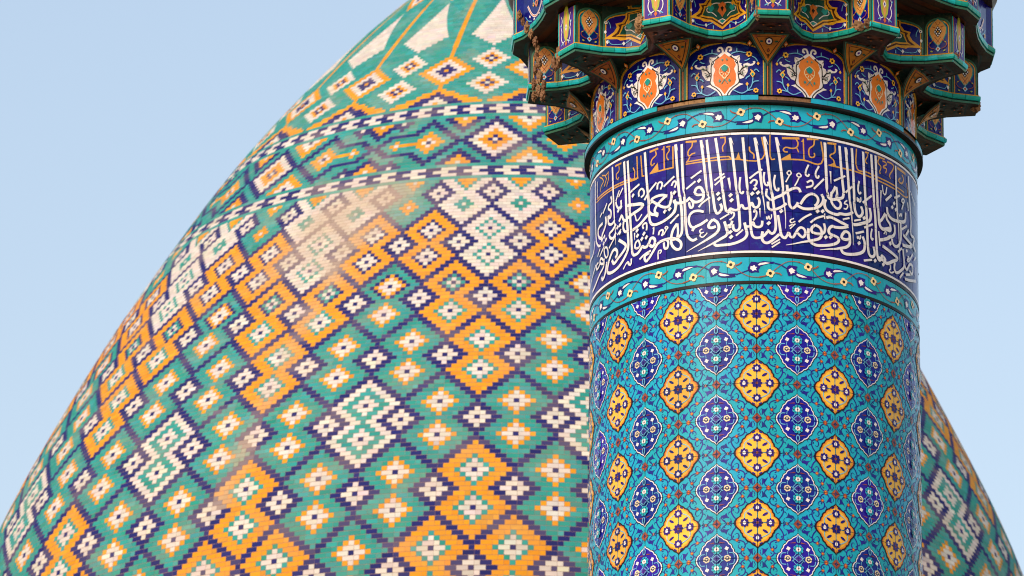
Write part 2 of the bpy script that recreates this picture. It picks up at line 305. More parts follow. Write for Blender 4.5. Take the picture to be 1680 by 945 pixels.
DOME_DR=[0.00000,0.00000,0.00000,0.00000,0.00000,0.00002,0.00047,0.00186,0.00369,0.00554,0.00736,0.00868,0.00892,0.00866,0.00837,0.00803,0.00757,0.00704,0.00571,0.00272,-0.00103,-0.00436,-0.00668,-0.00849,-0.00921,-0.00767,-0.00506,-0.00236,0.00045,0.00332,0.00619,0.00909,0.01199,0.01465,0.01678,0.01867,0.02048,0.02078,0.01787,0.01345,0.00897,0.00453,0.00115,0.00005,0.00000,0.00000,0.00000,0.00000,0.00000,0.00000]
DOME_X=-2.34425
DOME_PH=-0.03411
DOME_TILT=(0.01822,0.01398)
DOME_Z0=9.60438

# ---------------------------------------------------------------- materials
def lin(h):
    c = [int(h[i:i + 2], 16) / 255 for i in (0, 2, 4)]
    return [x / 12.92 if x <= 0.04045 else ((x + 0.055) / 1.055) ** 2.4 for x in c]
def glaze(name, hexc, rough=0.22, vary=0.16, hue=0.012, bump=0.12, scale=14, dirt=0.0, dirtcol='6b4a33'):
    m = bpy.data.materials.new(name); m.use_nodes = True
    n = m.node_tree.nodes; l = m.node_tree.links; b = n['Principled BSDF']
    tc = n.new('ShaderNodeTexCoord'); oi = n.new('ShaderNodeObjectInfo')
    ad = n.new('ShaderNodeVectorMath'); ad.operation = 'ADD'
    sc_ = n.new('ShaderNodeVectorMath'); sc_.operation = 'SCALE'; sc_.inputs['Scale'].default_value = 37.0
    cx = n.new('ShaderNodeCombineXYZ')
    for k in range(3): l.new(oi.outputs['Random'], cx.inputs[k])
    l.new(cx.outputs[0], sc_.inputs[0]); l.new(tc.outputs['Object'], ad.inputs[0]); l.new(sc_.outputs[0], ad.inputs[1])
    nz = n.new('ShaderNodeTexNoise'); nz.inputs['Scale'].default_value = scale; nz.inputs['Detail'].default_value = 4
    l.new(ad.outputs[0], nz.inputs['Vector'])
    hs = n.new('ShaderNodeHueSaturation'); hs.inputs['Color'].default_value = (*lin(hexc), 1)
    def rngmap(src, lo, hi, t):
        mr = n.new('ShaderNodeMapRange'); mr.inputs['To Min'].default_value = lo; mr.inputs['To Max'].default_value = hi
        l.new(src, mr.inputs['Value']); return mr.outputs[0]
    v1 = rngmap(nz.outputs['Fac'], 1 - vary * 1.6, 1 + vary * 1.6, 0)
    v2 = rngmap(oi.outputs['Random'], 1 - vary * 1.1, 1 + vary * 1.1, 0)
    mu = n.new('ShaderNodeMath'); mu.operation = 'MULTIPLY'; l.new(v1, mu.inputs[0]); l.new(v2, mu.inputs[1])
    l.new(mu.outputs[0], hs.inputs['Value'])
    l.new(rngmap(oi.outputs['Random'], 0.5 - hue, 0.5 + hue, 0), hs.inputs['Hue'])
    out = hs.outputs[0]
    if dirt:
        n2 = n.new('ShaderNodeTexNoise'); n2.inputs['Scale'].default_value = scale * 1.7; n2.inputs['Detail'].default_value = 8
        l.new(ad.outputs[0], n2.inputs['Vector'])
        r_ = n.new('ShaderNodeMapRange'); r_.inputs['From Min'].default_value = 0.56; r_.inputs['From Max'].default_value = 0.72
        r_.inputs['To Max'].default_value = dirt; l.new(n2.outputs['Fac'], r_.inputs['Value'])
        mx = n.new('ShaderNodeMix'); mx.data_type = 'RGBA'; mx.inputs['B'].default_value = (*lin(dirtcol), 1)
        l.new(r_.outputs[0], mx.inputs['Factor']); l.new(out, mx.inputs['A']); out = mx.outputs['Result']
    l.new(out, b.inputs['Base Color'])
    l.new(rngmap(nz.outputs['Fac'], rough * 0.6, rough * 1.6, 0), b.inputs['Roughness'])
    b.inputs['Specular IOR Level'].default_value = 0.17
    bp = n.new('ShaderNodeBump'); bp.inputs['Strength'].default_value = bump; bp.inputs['Distance'].default_value = 0.01
    l.new(nz.outputs['Fac'], bp.inputs['Height']); l.new(bp.outputs[0], b.inputs['Normal'])
    return m
MT = {
    'turq': glaze('turquoise_glaze', '1ca5b8', 0.2, 0.13, 0.018, dirt=0.25, dirtcol='3a8f8a'),
    'trim': glaze('teal_trim_glaze', '1bafa4', 0.2, 0.28, 0.03, dirt=0.6, dirtcol='2b4c42'),
    'n': glaze('navy_glaze', '15106c', 0.2, 0.22, 0.02),
    'N': glaze('navy_ground_glaze', '0e1070', 0.16, 0.26, 0.02, dirt=0.5, dirtcol='1f4a8c'),
    'w': glaze('white_glaze', 'ece5df', 0.25, 0.06, 0.004, dirt=0.35, dirtcol='c9b29c'),
    'r': glaze('red_brown_glaze', '96462f', 0.25, 0.15, 0.01),
    'o': glaze('orange_glaze', 'e0762a', 0.25, 0.14, 0.008),
    'O': glaze('cream_glaze', 'f2cf94', 0.25, 0.08, 0.005),
    'y': glaze('yellow_glaze', 'edb23c', 0.25, 0.12, 0.008),
    'u': glaze('blue_line_glaze', '1d2580', 0.25, 0.15),
    'G': glaze('gold_glaze', 'dc9c28', 0.25, 0.14, 0.008),
    'k': glaze('black_glaze', '1b1512', 0.3, 0.15),
    'K': glaze('brown_line_glaze', '4a2413', 0.3, 0.15),
    't': glaze('teal_glaze', '1c8f86', 0.25, 0.15, 0.015),
    'b': glaze('sky_blue_glaze', '6bb3cf', 0.25, 0.1, 0.01),
    'c': glaze('cream_line_glaze', 'ecd9a8', 0.25, 0.1),
    'e': glaze('bottle_green_glaze', '174d3e', 0.25, 0.3, 0.03, dirt=0.6, dirtcol='55603a'),
    'q': glaze('rust_glaze', 'cf6a32', 0.25, 0.14),
    'p': glaze('violet_glaze', '4b2c86', 0.2, 0.2, 0.02),
    'l': glaze('lime_glaze', 'a9b03a', 0.25, 0.2, 0.02),
    'P': glaze('pale_blue_border', '7fbfd8', 0.25, 0.1),
    'T': glaze('tan_glaze', 'd99a4e', 0.3, 0.14, 0.01, dirt=0.3, dirtcol='a8642e'),
    'g': glaze('sage_green_glaze', '3f735b', 0.3, 0.18, 0.02),
    'S': glaze('soffit_brown', '3a2a1f', 0.5, 0.3, 0.02, bump=0.3, dirt=0.6, dirtcol='2c2a1e'),  # brown of the undersides, darkened to deepen the shade under the cornice
    'E': glaze('spandrel_green', '1a2f26', 0.35, 0.25, 0.02, dirt=0.5, dirtcol='5a4a34'),  # dark green, with the cornice's shadow worked into the base colour
    'Y': glaze('old_gold_glaze', 'd9a648', 0.3, 0.12),
    'v': glaze('cobalt_glaze', '191590', 0.2, 0.2, 0.015),
    'B': glaze('burnt_orange_glaze', 'a9651f', 0.35, 0.2, 0.01, dirt=0.4, dirtcol='4a2c14'),
    'D': glaze('joint_dark', '2a2723', 0.7, 0.25, 0.01, bump=0.3),
    'm': glaze('bare_mortar', '8f6a4a', 0.85, 0.28, 0.01, bump=1.0, scale=22, dirt=0.8, dirtcol='5a3b26'),
}
def brick_material():
    m = bpy.data.materials.new('glazed_brick'); m.use_nodes = True
    n = m.node_tree.nodes; l = m.node_tree.links; b = n['Principled BSDF']
    at = n.new('ShaderNodeAttribute'); at.attribute_name = 'glaze'
    tc = n.new('ShaderNodeTexCoord')
    nz = n.new('ShaderNodeTexNoise'); nz.inputs['Scale'].default_value = 9; nz.inputs['Detail'].default_value = 6
    l.new(tc.outputs['Object'], nz.inputs['Vector'])
    mr = n.new('ShaderNodeMapRange'); mr.inputs['To Min'].default_value = 0.82; mr.inputs['To Max'].default_value = 1.18
    l.new(nz.outputs['Fac'], mr.inputs['Value'])
    hs = n.new('ShaderNodeHueSaturation'); l.new(at.outputs['Color'], hs.inputs['Color']); l.new(mr.outputs[0], hs.inputs['Value'])
    l.new(hs.outputs[0], b.inputs['Base Color'])
    r_ = n.new('ShaderNodeMapRange'); r_.inputs['To Min'].default_value = 0.6; r_.inputs['To Max'].default_value = 0.9
    l.new(nz.outputs['Fac'], r_.inputs['Value']); l.new(r_.outputs[0], b.inputs['Roughness'])
    bp = n.new('ShaderNodeBump'); bp.inputs['Strength'].default_value = 0.12; bp.inputs['Distance'].default_value = 0.01; b.inputs['Specular IOR Level'].default_value = 0.22
    n3 = n.new('ShaderNodeTexNoise'); n3.inputs['Scale'].default_value = 60; l.new(tc.outputs['Object'], n3.inputs['Vector'])
    l.new(n3.outputs['Fac'], bp.inputs['Height']); l.new(bp.outputs[0], b.inputs['Normal'])
    return m
MT['brick'] = brick_material()
MT['mortar'] = glaze('dome_mortar', 'a58374', 0.9, 0.2, 0.01, bump=0.4)
# ---------------------------------------------------------------- object helpers
def link(o, parent=None):
    col.objects.link(o)
    if parent is not None: o.parent = parent
    return o
def tag(o, label=None, cat=None, group=None, kind=None):
    if label: o['label'] = label
    if cat: o['category'] = cat
    if group: o['group'] = group
    if kind: o['kind'] = kind
    return o
def empty(name, loc):
    o = bpy.data.objects.new(name, None); o.location = loc; return link(o)
class Acc:
    """collects faces with a material key and optional corner normals (local units of S)"""
    def __init__(s): s.v = []; s.f = []; s.m = []; s.n = []
    def face(s, pts, key, nrm=None):
        i = len(s.v); s.v += [tuple(p) for p in pts]; s.f.append(tuple(range(i, i + len(pts)))); s.m.append(key)
        if nrm is None:
            a = Vector(pts[1]) - Vector(pts[0]); b = Vector(pts[2]) - Vector(pts[0]); c = a.cross(b)
            c = c.normalized() if c.length > 1e-12 else Vector((0, 0, 1)); nrm = [tuple(c)] * len(pts)
        s.n += [tuple(x) for x in nrm]
    def quad(s, a, b, c, d, key): s.face([a, b, c, d], key)
    def mesh(s, name):
        me = bpy.data.meshes.new(name)
        me.from_pydata([(x * S, y * S, z * S) for x, y, z in s.v], [], s.f)
        keys = sorted(set(s.m)); 
        for k in keys: me.materials.append(MT[k])
        me.polygons.foreach_set('material_index', [keys.index(k) for k in s.m])
        me.polygons.foreach_set('use_smooth', [True] * len(s.f))
        me.normals_split_custom_set(s.n)
        me.update(); return me
    def build(s, name, parent=None):
        return link(bpy.data.objects.new(name, s.mesh(name)), parent)
# mappers: (u, v, h) -> point, normal ; breaks = fold lines in u
class Cyl:
    def __init__(s, R=1.0, phi=0.0, z=0.0, step=math.radians(2.3077)):
        s.R = R; s.phi = phi; s.z = z; s.step = step
    def at(s, u, v, h):
        a = s.phi + u; k = math.floor(u / s.step + 1e-9)
        r = s.R + h
        return (r * math.sin(a), -r * math.cos(a), s.z + v), (math.sin(a), -math.cos(a), 0)
    def breaks(s, u0, u1):
        return [k * s.step for k in range(math.floor(u0 / s.step + 1e-6) + 1, math.ceil(u1 / s.step - 1e-6))]
class Plan:
    """vertical walls over a plan polyline, u = arc length measured from the middle vertex"""
    def __init__(s, pts, u0=None):
        s.p = [Vector(p) for p in pts]; s.c = [0.0]
        for a, b in zip(s.p, s.p[1:]): s.c.append(s.c[-1] + (b - a).length)
        o = s.c[len(s.p) // 2] if u0 is None else u0
        if len(pts) % 2 == 0 and u0 is None: o = s.c[-1] / 2
        s.c = [c - o for c in s.c]
    def at(s, u, v, h):
        k = 0
        while k < len(s.p) - 2 and u > s.c[k + 1] - 1e-7 and s.hint_mid > s.c[k + 1]: k += 1
        a, b = s.p[k], s.p[k + 1]; L = (b - a).length; t = (u - s.c[k]) / L
        d = (b - a) / L; nn = (d.y, -d.x)
        q = a + (b - a) * t
        return (q.x + nn[0] * h, q.y + nn[1] * h, v), (nn[0], nn[1], 0)
    hint_mid = 0.0
    def breaks(s, u0, u1): return [c for c in s.c if u0 + 1e-7 < c < u1 - 1e-7]
def clip(poly, axis, val, keep_gt):
    out = []; n = len(poly)
    for i in range(n):
        a = poly[i]; b = poly[(i + 1) % n]
        ia = (a[axis] >= val) if keep_gt else (a[axis] <= val); ib = (b[axis] >= val) if keep_gt else (b[axis] <= val)
        if ia: out.append(a)
        if ia != ib:
            t = (val - a[axis]) / (b[axis] - a[axis]); out.append((a[0] + (b[0] - a[0]) * t, a[1] + (b[1] - a[1]) * t))
    return out
def area(p): return 0.5 * sum(p[i][0] * p[(i + 1) % len(p)][1] - p[(i + 1) % len(p)][0] * p[i][1] for i in range(len(p)))
class Flat:
    """flat inlay pieces laid on a mapper; windows = list of (u0,u1,v0,v1) the work is cut to (tile joints)"""
    def __init__(s, mp, acc=None, windows=None, h0=0.0012): s.mp = mp; s.a = acc or Acc(); s.w = windows; s.h = h0; s.dh = 0.0003; s.grid = None
    def convex(s, p, key, h):
        if len(p) < 3 or abs(area(p)) < 1e-9: return
        if area(p) < 0: p = p[::-1]
        if s.grid:
            ul, vl, g = s.grid
            u0, u1 = min(x[0] for x in p), max(x[0] for x in p); v0, v1 = min(x[1] for x in p), max(x[1] for x in p)
            for i in range(max(0, bisect.bisect_right(ul, u0) - 1), min(len(ul) - 1, bisect.bisect_left(ul, u1))):
                for j in range(max(0, bisect.bisect_right(vl, v0) - 1), min(len(vl) - 1, bisect.bisect_left(vl, v1))):
                    q = clip(clip(clip(clip(p, 0, ul[i] + g, True), 0, ul[i + 1] - g, False), 1, vl[j] + g, True), 1, vl[j + 1] - g, False)
                    if len(q) > 2: s._strip(q, key, h)
        elif s.w:
            for (a, b, c, d) in s.w:
                q = clip(clip(clip(clip(p, 0, a, True), 0, b, False), 1, c, True), 1, d, False) if (min(x[0] for x in p) < b and max(x[0] for x in p) > a) else []
                if len(q) > 2: s._strip(q, key, h)
        else: s._strip(p, key, h)
    def _strip(s, p, key, h):
        u0 = min(x[0] for x in p); u1 = max(x[0] for x in p); last = p
        for b in s.mp.breaks(u0, u1):
            left = clip(last, 0, b, False); last = clip(last, 0, b, True); s._emit(left, key, h)
        s._emit(last, key, h)
    def _emit(s, p, key, h):
        if len(p) < 3 or abs(area(p)) < 1e-10: return
        s.mp.hint_mid = sum(x[0] for x in p) / len(p)
        r = [s.mp.at(x, y, h) for x, y in p]
        s.a.face([q[0] for q in r], key, [q[1] for q in r])
    def poly(s, pts, key, h=None):
        if h is None: h = s.h; s.h += s.dh
        q = []
        for p in pts:
            if not q or (abs(p[0] - q[-1][0]) + abs(p[1] - q[-1][1])) > 1e-6: q.append(p)
        tri = tessellate_polygon([[Vector((x, y, 0)) for x, y in q]])
        for t in tri: s.convex([q[i] for i in t], key, h)
    def stroke(s, pts, wd, key, taper=False, h=None, smooth=True, taper0=False, closed=False):
        if h is None: h = s.h; s.h += s.dh * 0.12
        P = [Vector(p) for p in pts]
        if smooth and len(P) > 2:
            Q = []
            n = len(P)
            for i in range(n - 1):
                p0 = P[i - 1] if i > 0 else P[0] * 2 - P[1]; p1 = P[i]; p2 = P[i + 1]; p3 = P[i + 2] if i + 2 < n else P[-1] * 2 - P[-2]
                # centripetal-ish: clamp the tangents so that uneven spacing cannot overshoot
                L = (p2 - p1).length
                t1 = (p2 - p0); t2 = (p3 - p1)
                t1 = t1.normalized() * L if t1.length > 1e-9 else p2 - p1; t2 = t2.normalized() * L if t2.length > 1e-9 else p2 - p1
                seg = 4 if L > wd * 0.8 else 2
                for k in range(seg):
                    t = k / seg; t_2 = t * t; t_3 = t_2 * t
                    Q.append(p1 * (2 * t_3 - 3 * t_2 + 1) + t1 * (t_3 - 2 * t_2 + t) + p2 * (-2 * t_3 + 3 * t_2) + t2 * (t_3 - t_2))
            Q.append(P[-1]); P = Q
        n = len(P); Ls = []; Rs = []
        tot = sum((b - a).length for a, b in zip(P, P[1:])) or 1; acc = 0
        for i in range(n):
            if i: acc += (P[i] - P[i - 1]).length
            d1 = (P[i] - P[i - 1]) if i else (P[1] - P[0]); d2 = (P[i + 1] - P[i]) if i < n - 1 else d1
            d1 = d1.normalized(); d2 = d2.normalized(); d = d1 + d2
            d = d.normalized() if d.length > 1e-6 else d1
            nn = Vector((-d.y, d.x)); k = 1 / max(0.6, abs(d.dot(d1)))
            ww = wd / 2 * k; f = acc / tot
            if taper: ww *= 1 - 0.85 * max(0, (f - 0.45) / 0.55)
            if taper0: ww *= 0.15 + 0.85 * min(1, f / 0.5)
            Ls.append(P[i] + nn * ww); Rs.append(P[i] - nn * ww)
        for i in range(n - 1):
            s.convex([tuple(Rs[i]), tuple(Rs[i + 1]), tuple(Ls[i + 1]), tuple(Ls[i])], key, h) if True else None
    def disc(s, c, rx, ry, key, n=10, rot=0.0, h=None):
        if h is None: h = s.h; s.h += s.dh
        ca, sa = math.cos(rot), math.sin(rot); p = []
        for i in range(n):
            a = 2 * math.pi * i / n; x, y = rx * math.cos(a), ry * math.sin(a); p.append((c[0] + x * ca - y * sa, c[1] + x * sa + y * ca))
        s.convex(p, key, h)
    def flower(s, c, r, key, core='k', petals=5, rc=0.35, deep=0.3, rot=0.3):
        h = s.h; s.h += s.dh; p = []
        n = petals * 4
        for i in range(n):
            a = 2 * math.pi * i / n + rot; rr = r * (1 - deep + deep * abs(math.cos(petals * (a - rot) / 2))); p.append((c[0] + rr * math.cos(a), c[1] + rr * math.sin(a)))
        for i in range(n): s.convex([c, p[i], p[(i + 1) % n]], key, h)
        if core: s.disc(c, r * rc, r * rc, core, 8)
def items(F, lst, tf, unit, mirror=False, axis=0.0, key_map=None):
    for m, k, pts in lst:
        P = [tf(p) for p in pts]
        if k == 'g': continue
        if k == 'P':
            P = P + [(2 * axis - x, y) for x, y in reversed(P)]; F.poly(P, m); continue
        sides = (0, 1) if mirror else (0,)
        for sd_ in sides:
            Q = [((2 * axis - x) if sd_ else x, y) for x, y in P]
            if k == 'p': F.poly(Q, m)
            elif k[0] == 's': F.stroke(Q, float(k[1:]) * unit, m)
            elif k[0] == 'd':
                r = float(k[1:]) * unit; x, y = Q[0]; F.poly([(x, y - r * 1.15), (x + r * 0.8, y), (x, y + r * 1.15), (x - r * 0.8, y)], m)
            elif k[0] == 'f':
                F.flower(Q[0], float(k[1:]) * unit, 'O' if m == 'o' else m, 'k', 4 if m == 'o' else 6, 0.38)
OUT = []
# ================================================================= MINARET
mina = empty('minaret', (0, 0, 0))
tag(mina, 'round turquoise tiled minaret with yellow medallions, an Arabic inscription band and stalactite cornice', 'minaret')
base = bpy.data.objects.new('minaret_core', None)
def child(o, z=0.0, phi=0.0, parent=mina):
    o.parent = parent; o.location = (0, 0, ZO + z * S); o.rotation_euler = (0, 0, phi); return o
def inst(me, name, z=0.0, phi=0.0, parent=mina):
    o = bpy.data.objects.new(name, me); col.objects.link(o); return child(o, z, phi, parent)
def ringwall(acc, R0, R1, z0, z1, key, n=156, a0=0.0, a1=2 * math.pi, flip=False):
    for i in range(n):
        a = a0 + (a1 - a0) * i / n; b = a0 + (a1 - a0) * (i + 1) / n
        p = [(R0 * math.sin(a), -R0 * math.cos(a), z0), (R0 * math.sin(b), -R0 * math.cos(b), z0), (R1 * math.sin(b), -R1 * math.cos(b), z1), (R1 * math.sin(a), -R1 * math.cos(a), z1)]
        dr, dz = R1 - R0, z1 - z0; L = math.hypot(dr, dz) or 1
        nr, nz = dz / L, -dr / L
        nr_ = [(math.sin(t) * nr, -math.cos(t) * nr, nz) for t in (a, b, b, a)]
        acc.face(p, key, nr_)
ZM_LOW = -2.7425
a = Acc(); ringwall(a, 0.985, 0.985, -ZO / S, 1.22, 'D'); core = a.build('shaft_core'); child(core)
a = Acc(); ringwall(a, 1.0, 1.0, -ZO / S, ZM_LOW, 'turq'); child(a.build('lower_shaft')); 
# ---- medallion field
HA = math.pi / 13; DZ = 0.43923; ZM = -1.86232; PH0 = 0.01372; FT = -0.3534
GU, GV = 0.0016, 0.0016
def lobes(corners, bulges, n=5):
    """quadrant from the top tip to the mirrored one; corners (du,dv), bulge per arc -> full closed outline"""
    q = []
    for i, (a_, b_) in enumerate(zip(corners, corners[1:])):
        A, B = Vector(a_), Vector(b_); d = B - A; nn = Vector((-d.y, d.x)).normalized() * -1
        mid = (A + B) / 2
        if nn.dot(mid) < 0: nn = -nn
        for k in range(n):
            t = k / n; q.append(A + d * t + nn * bulges[i] * 4 * t * (1 - t))
    last = Vector(corners[-1]); m = Vector((last.x, -last.y)); d = m - last
    mid = []
    for k in range(7):
        t = k / 7; mid.append(last + d * t + Vector((bulges[-1] * (math.sin(math.pi * t) ** 0.65), 0)))
    right = q + mid + [Vector((p.x, -p.y)) for p in reversed(q)] + []
    # right runs top tip -> bottom tip
    right.insert(len(q) + len(mid), m) if False else None
    left = [Vector((-p.x, p.y)) for p in reversed(right[1:-1])]
    return [tuple(p) for p in right + left]
pu, pv = 1 / 5.906 / 273, 0.003856 / 5.906
def med(kind, clip_top=None):
    win = [(-1, -GU, -1, -GV), (GU, 1, -1, -GV)]
    win += [(-1, -GU, GV, 1), (GU, 1, GV, 1)] if clip_top is None else []
    if clip_top is not None: win = [(-1, -GU, -1, clip_top), (GU, 1, -1, clip_top)]
    F = Flat(Cyl(1.0), windows=win, h0=0.0022)
    def sc_out(k):
        c = [(0, 270), (29, 217), (68, 187), (117, 145), (147, 104), (163, 66)]
        bl = [-10, 4, 10, 9, 7, 54 if kind == 'y' else 44]
        f = (255 + k) / 255; g = (205 + k) / 205
        return [(x * pu * g, y * pv * f) for x, y in lobes([(a_, b_) for a_, b_ in c], bl)]
    T = lambda x, y: (x * pu, -y * pv)
    if kind == 'y':
        F.poly(sc_out(6), 'k'); F.poly(sc_out(-7), 'K'); F.poly(sc_out(-12), 'o'); F.poly(sc_out(-22), 'G'); F.poly(sc_out(-34), 'y')
        for (x0, y0, x1, y1) in ((0, -115, 0, -40), (0, 115, 0, 40), (-92, 0, -48, 0), (92, 0, 48, 0)): F.stroke([T(x0, y0), T(x1, y1)], 10 * pu, 'turq')
        for sx in (-1, 1):
            for sy in (-1, 1):
                F.stroke([T(sx * 122, sy * 30), T(sx * 122, sy * 85), T(sx * 88, sy * 118), T(sx * 42, sy * 140)], 8 * pu, 'b')
                F.disc(T(sx * 74, sy * 82), 31 * pu, 13 * pu, 'n', 8, rot=-0.55 * sx * sy)
                F.disc(T(sx * 33, sy * 198), 20 * pu, 8 * pu, 'n', 8, rot=0.5 * sx * sy)
        F.flower(T(0, 0), 54 * pu, 'n', 'r', 8, 0.26, 0.28, 0)
        for (x, y) in ((0, -145), (0, 145), (-123, 0), (123, 0)):
            F.flower(T(x, y), 46 * pu, 'n', None, 8, 0.3, 0.28, 0)
            F.poly([T(x, y - 22), T(x + 16, y - 4), T(x + 14, y + 14), T(x, y + 20), T(x - 14, y + 14), T(x - 16, y - 4)], 'w')
    else:
        F.poly(sc_out(10), 'k'); F.poly(sc_out(1), 'w'); F.poly(sc_out(-10), 'v')
        for sx in (-1, 1):
            F.flower(T(sx * 102, -4), 35 * pu, 'c', None, 6, 0.25, 0.15); F.disc(T(sx * 102, -4), 21 * pu, 21 * pu, 'n', 8); F.disc(T(sx * 102, -4), 11 * pu, 11 * pu, 'c', 8)
            F.stroke([T(sx * 30, 0), T(sx * 62, -22)], 7 * pu, 'b'); F.stroke([T(sx * 30, 0), T(sx * 62, 22)], 7 * pu, 'b')
            F.stroke([T(sx * 118, -55), T(sx * 160, -48), T(sx * 172, -8)], 8 * pu, 'b'); F.stroke([T(sx * 118, 55), T(sx * 160, 48), T(sx * 172, 8)], 8 * pu, 'b')
            for sy in (-1, 1):
                F.flower(T(sx * 96, sy * 98), 21 * pu, 'w', None, 4, 0.3, 0.35)
                F.stroke([T(sx * 100, sy * 75), T(sx * 104, sy * 44)], 6 * pu, 'b')
                F.stroke([T(sx * 26, sy * 158), T(sx * 82, sy * 150)], 11 * pu, 'r', taper=True)
                F.stroke([T(sx * 22, sy * 48), T(sx * 48, sy * 10), T(sx * 22, sy * 2)], 6 * pu, 'b')
        for sy in (-1, 1):
            F.flower(T(0, sy * 92), 52 * pu, 'b', None, 8, 0.3, 0.16); F.flower(T(0, sy * 92), 50 * pu, 'turq', None, 8, 0.3, 0.16)
            for k in range(8):
                a_ = k * math.pi / 4; F.disc(T(36 * math.cos(a_), sy * 92 + 36 * math.sin(a_)), 7 * pu, 5 * pu, 'k', 6, rot=a_)
            F.flower(T(0, sy * 92), 25 * pu, 'w', 'r', 6, 0.35, 0.2)
            F.poly([T(0, sy * 232), T(20, sy * 195), T(16, sy * 165), T(0, sy * 148), T(-16, sy * 165), T(-20, sy * 195)], 'b')
            F.poly([T(0, sy * 218), T(11, sy * 192), T(9, sy * 170), T(0, sy * 160), T(-9, sy * 170), T(-11, sy * 192)], 'n')
        F.poly([T(0, -40), T(46, 0), T(0, 40), T(-46, 0)], 'b'); F.poly([T(0, -32), T(38, 0), T(0, 32), T(-38, 0)], 'p')
    return F.a
my = med('y').mesh('yellow_medallion'); mb = med('b').mesh('blue_medallion'); mbt = med('b', FT - (ZM + DZ * 3.5) - 0.002).mesh('blue_medallion_cut')
# scroll quadrant, canonical: N1 (brown lozenge) at the upper right, N2 at the lower left
def scroll(mu, mv):
    F = Flat(Cyl(1.0), windows=[(GU, HA - GU, GV, DZ / 2 - GV)], h0=0.0008)
    F.dh = 0.00012
    def T(x, y):
        dx = (475 - x); dy = (y - 268) - 30 * (dx / 387) ** 2
        u, v = HA - dx / 387 * HA, DZ / 2 - dy / 332 * DZ / 2
        if mu: u = HA - u
        if mv: v = DZ / 2 - v
        return u, v
    st = lambda p, wd, k='u', **kw: F.stroke([T(*q) for q in p], wd * 1.25 * pu, k, **kw)
    st([(475, 268), (440, 240), (370, 275)], 5); st([(475, 300), (445, 285), (370, 275)], 5) if False else None
    st([(370, 275), (330, 300), (318, 325), (335, 352)], 9)
    st([(335, 352), (358, 385), (348, 420), (315, 440), (280, 447)], 9)
    st([(280, 447), (240, 462), (228, 500), (245, 540), (270, 575), (250, 610), (195, 620)], 10)
    st([(280, 447), (300, 480), (285, 512), (258, 500)], 9, taper=True)
    st([(335, 352), (300, 372), (292, 398), (312, 402)], 8, taper=True)
    st([(370, 275), (405, 305), (400, 345)], 8)
    F.poly([T(432, 292), T(428, 345), T(440, 362), T(400, 352), T(372, 372), T(392, 335), T(410, 318)], 'u')
    st([(195, 620), (150, 590), (132, 560), (160, 545)], 8)
    F.poly([T(128, 548), T(165, 535), T(180, 515), T(192, 548), T(212, 562), T(175, 562), T(150, 575)], 'u')
    st([(195, 620), (225, 585), (215, 560)], 7, taper=True)
    st([(440, 300), (452, 330), (440, 352)], 6, taper=True); st([(120, 600), (118, 570), (140, 560)], 6, taper=True)
    st([(318, 325), (290, 318), (282, 340)], 7, taper=True); st([(228, 500), (205, 510), (200, 530)], 7, taper=True); st([(350, 400), (378, 412), (370, 435)], 7, taper=True)
    st([(235, 470), (205, 455), (185, 475), (200, 490)], 7, taper=True)
    F.poly([T(262, 575), T(285, 560), T(300, 575), T(282, 600), T(262, 600)], 'u')
    for (x, y, a_) in ((415, 330, 0.6), (345, 318, -0.7), (300, 425, 0.5), (245, 485, 1.2), (262, 590, -0.4), (225, 600, 0.9), (325, 378, 1.3), (160, 590, -0.7)):
        F.disc(T(x, y), 13 * pu, 6 * pu, 'u', 6, rot=a_)
    for (x, y, r, k1, k2) in ((370, 275, 24, 'r', 'o'), (335, 352, 20, 'r', 'o'), (280, 447, 20, 'r', 'o'), (195, 620, 22, 'r', 'w')):
        c = T(x, y); F.poly([(c[0], c[1] - r * pu), (c[0] + r * pu, c[1]), (c[0], c[1] + r * pu), (c[0] - r * pu, c[1])], k1)
        r *= 0.5; F.poly([(c[0], c[1] - r * pu), (c[0] + r * pu, c[1]), (c[0], c[1] + r * pu), (c[0] - r * pu, c[1])], k2)
    for (x, y, r) in ((475, 268, 46), (88, 630, 44)):
        c = T(x, y)
        for rr, k in ((r + 4, 'K'), (r, 'r'), (r * 0.42, 'n'), (r * 0.16, 'o')):
            F.poly([(c[0], c[1] - rr * pu * 1.12), (c[0] + rr * pu, c[1]), (c[0], c[1] + rr * pu * 1.12), (c[0] - rr * pu, c[1])], k)
    for (x, y0, y1) in ((475, 310, 372), (88, 585, 560)): st([(x, y0), (x, y1)], 7, 'k', smooth=False)
    return F.a
SCM = {(i, j): scroll(i, j).mesh('scrollwork') for i in (0, 1) for j in (0, 1)}
def slab(u0, u1, v0, v1, R, th, key, n=6, back='D', mp=None):
    """a curved tile with its edges"""
    a = Acc(); us = [u0 + (u1 - u0) * i / n for i in range(n + 1)]
    P = lambda u, r, z: (r * math.sin(u), -r * math.cos(u), z)
    for p, q in zip(us, us[1:]):
        a.face([P(p, R, v0), P(q, R, v0), P(q, R, v1), P(p, R, v1)], key, [(math.sin(p), -math.cos(p), 0), (math.sin(q), -math.cos(q), 0), (math.sin(q), -math.cos(q), 0), (math.sin(p), -math.cos(p), 0)])
        a.quad(P(p, R - th, v0), P(q, R - th, v0), P(q, R, v0), P(p, R, v0), key)
        a.quad(P(p, R, v1), P(q, R, v1), P(q, R - th, v1), P(p, R - th, v1), key)
    a.quad(P(u0, R - th, v0), P(u0, R, v0), P(u0, R, v1), P(u0, R - th, v1), key)
    a.quad(P(u1, R, v0), P(u1, R - th, v0), P(u1, R - th, v1), P(u1, R, v1), key)
    return a
tile_me = slab(GU, HA - GU, GV, DZ / 2 - GV, 1.0, 0.02, 'turq').mesh('field_tile')
top_h = FT - (ZM + 3 * DZ)
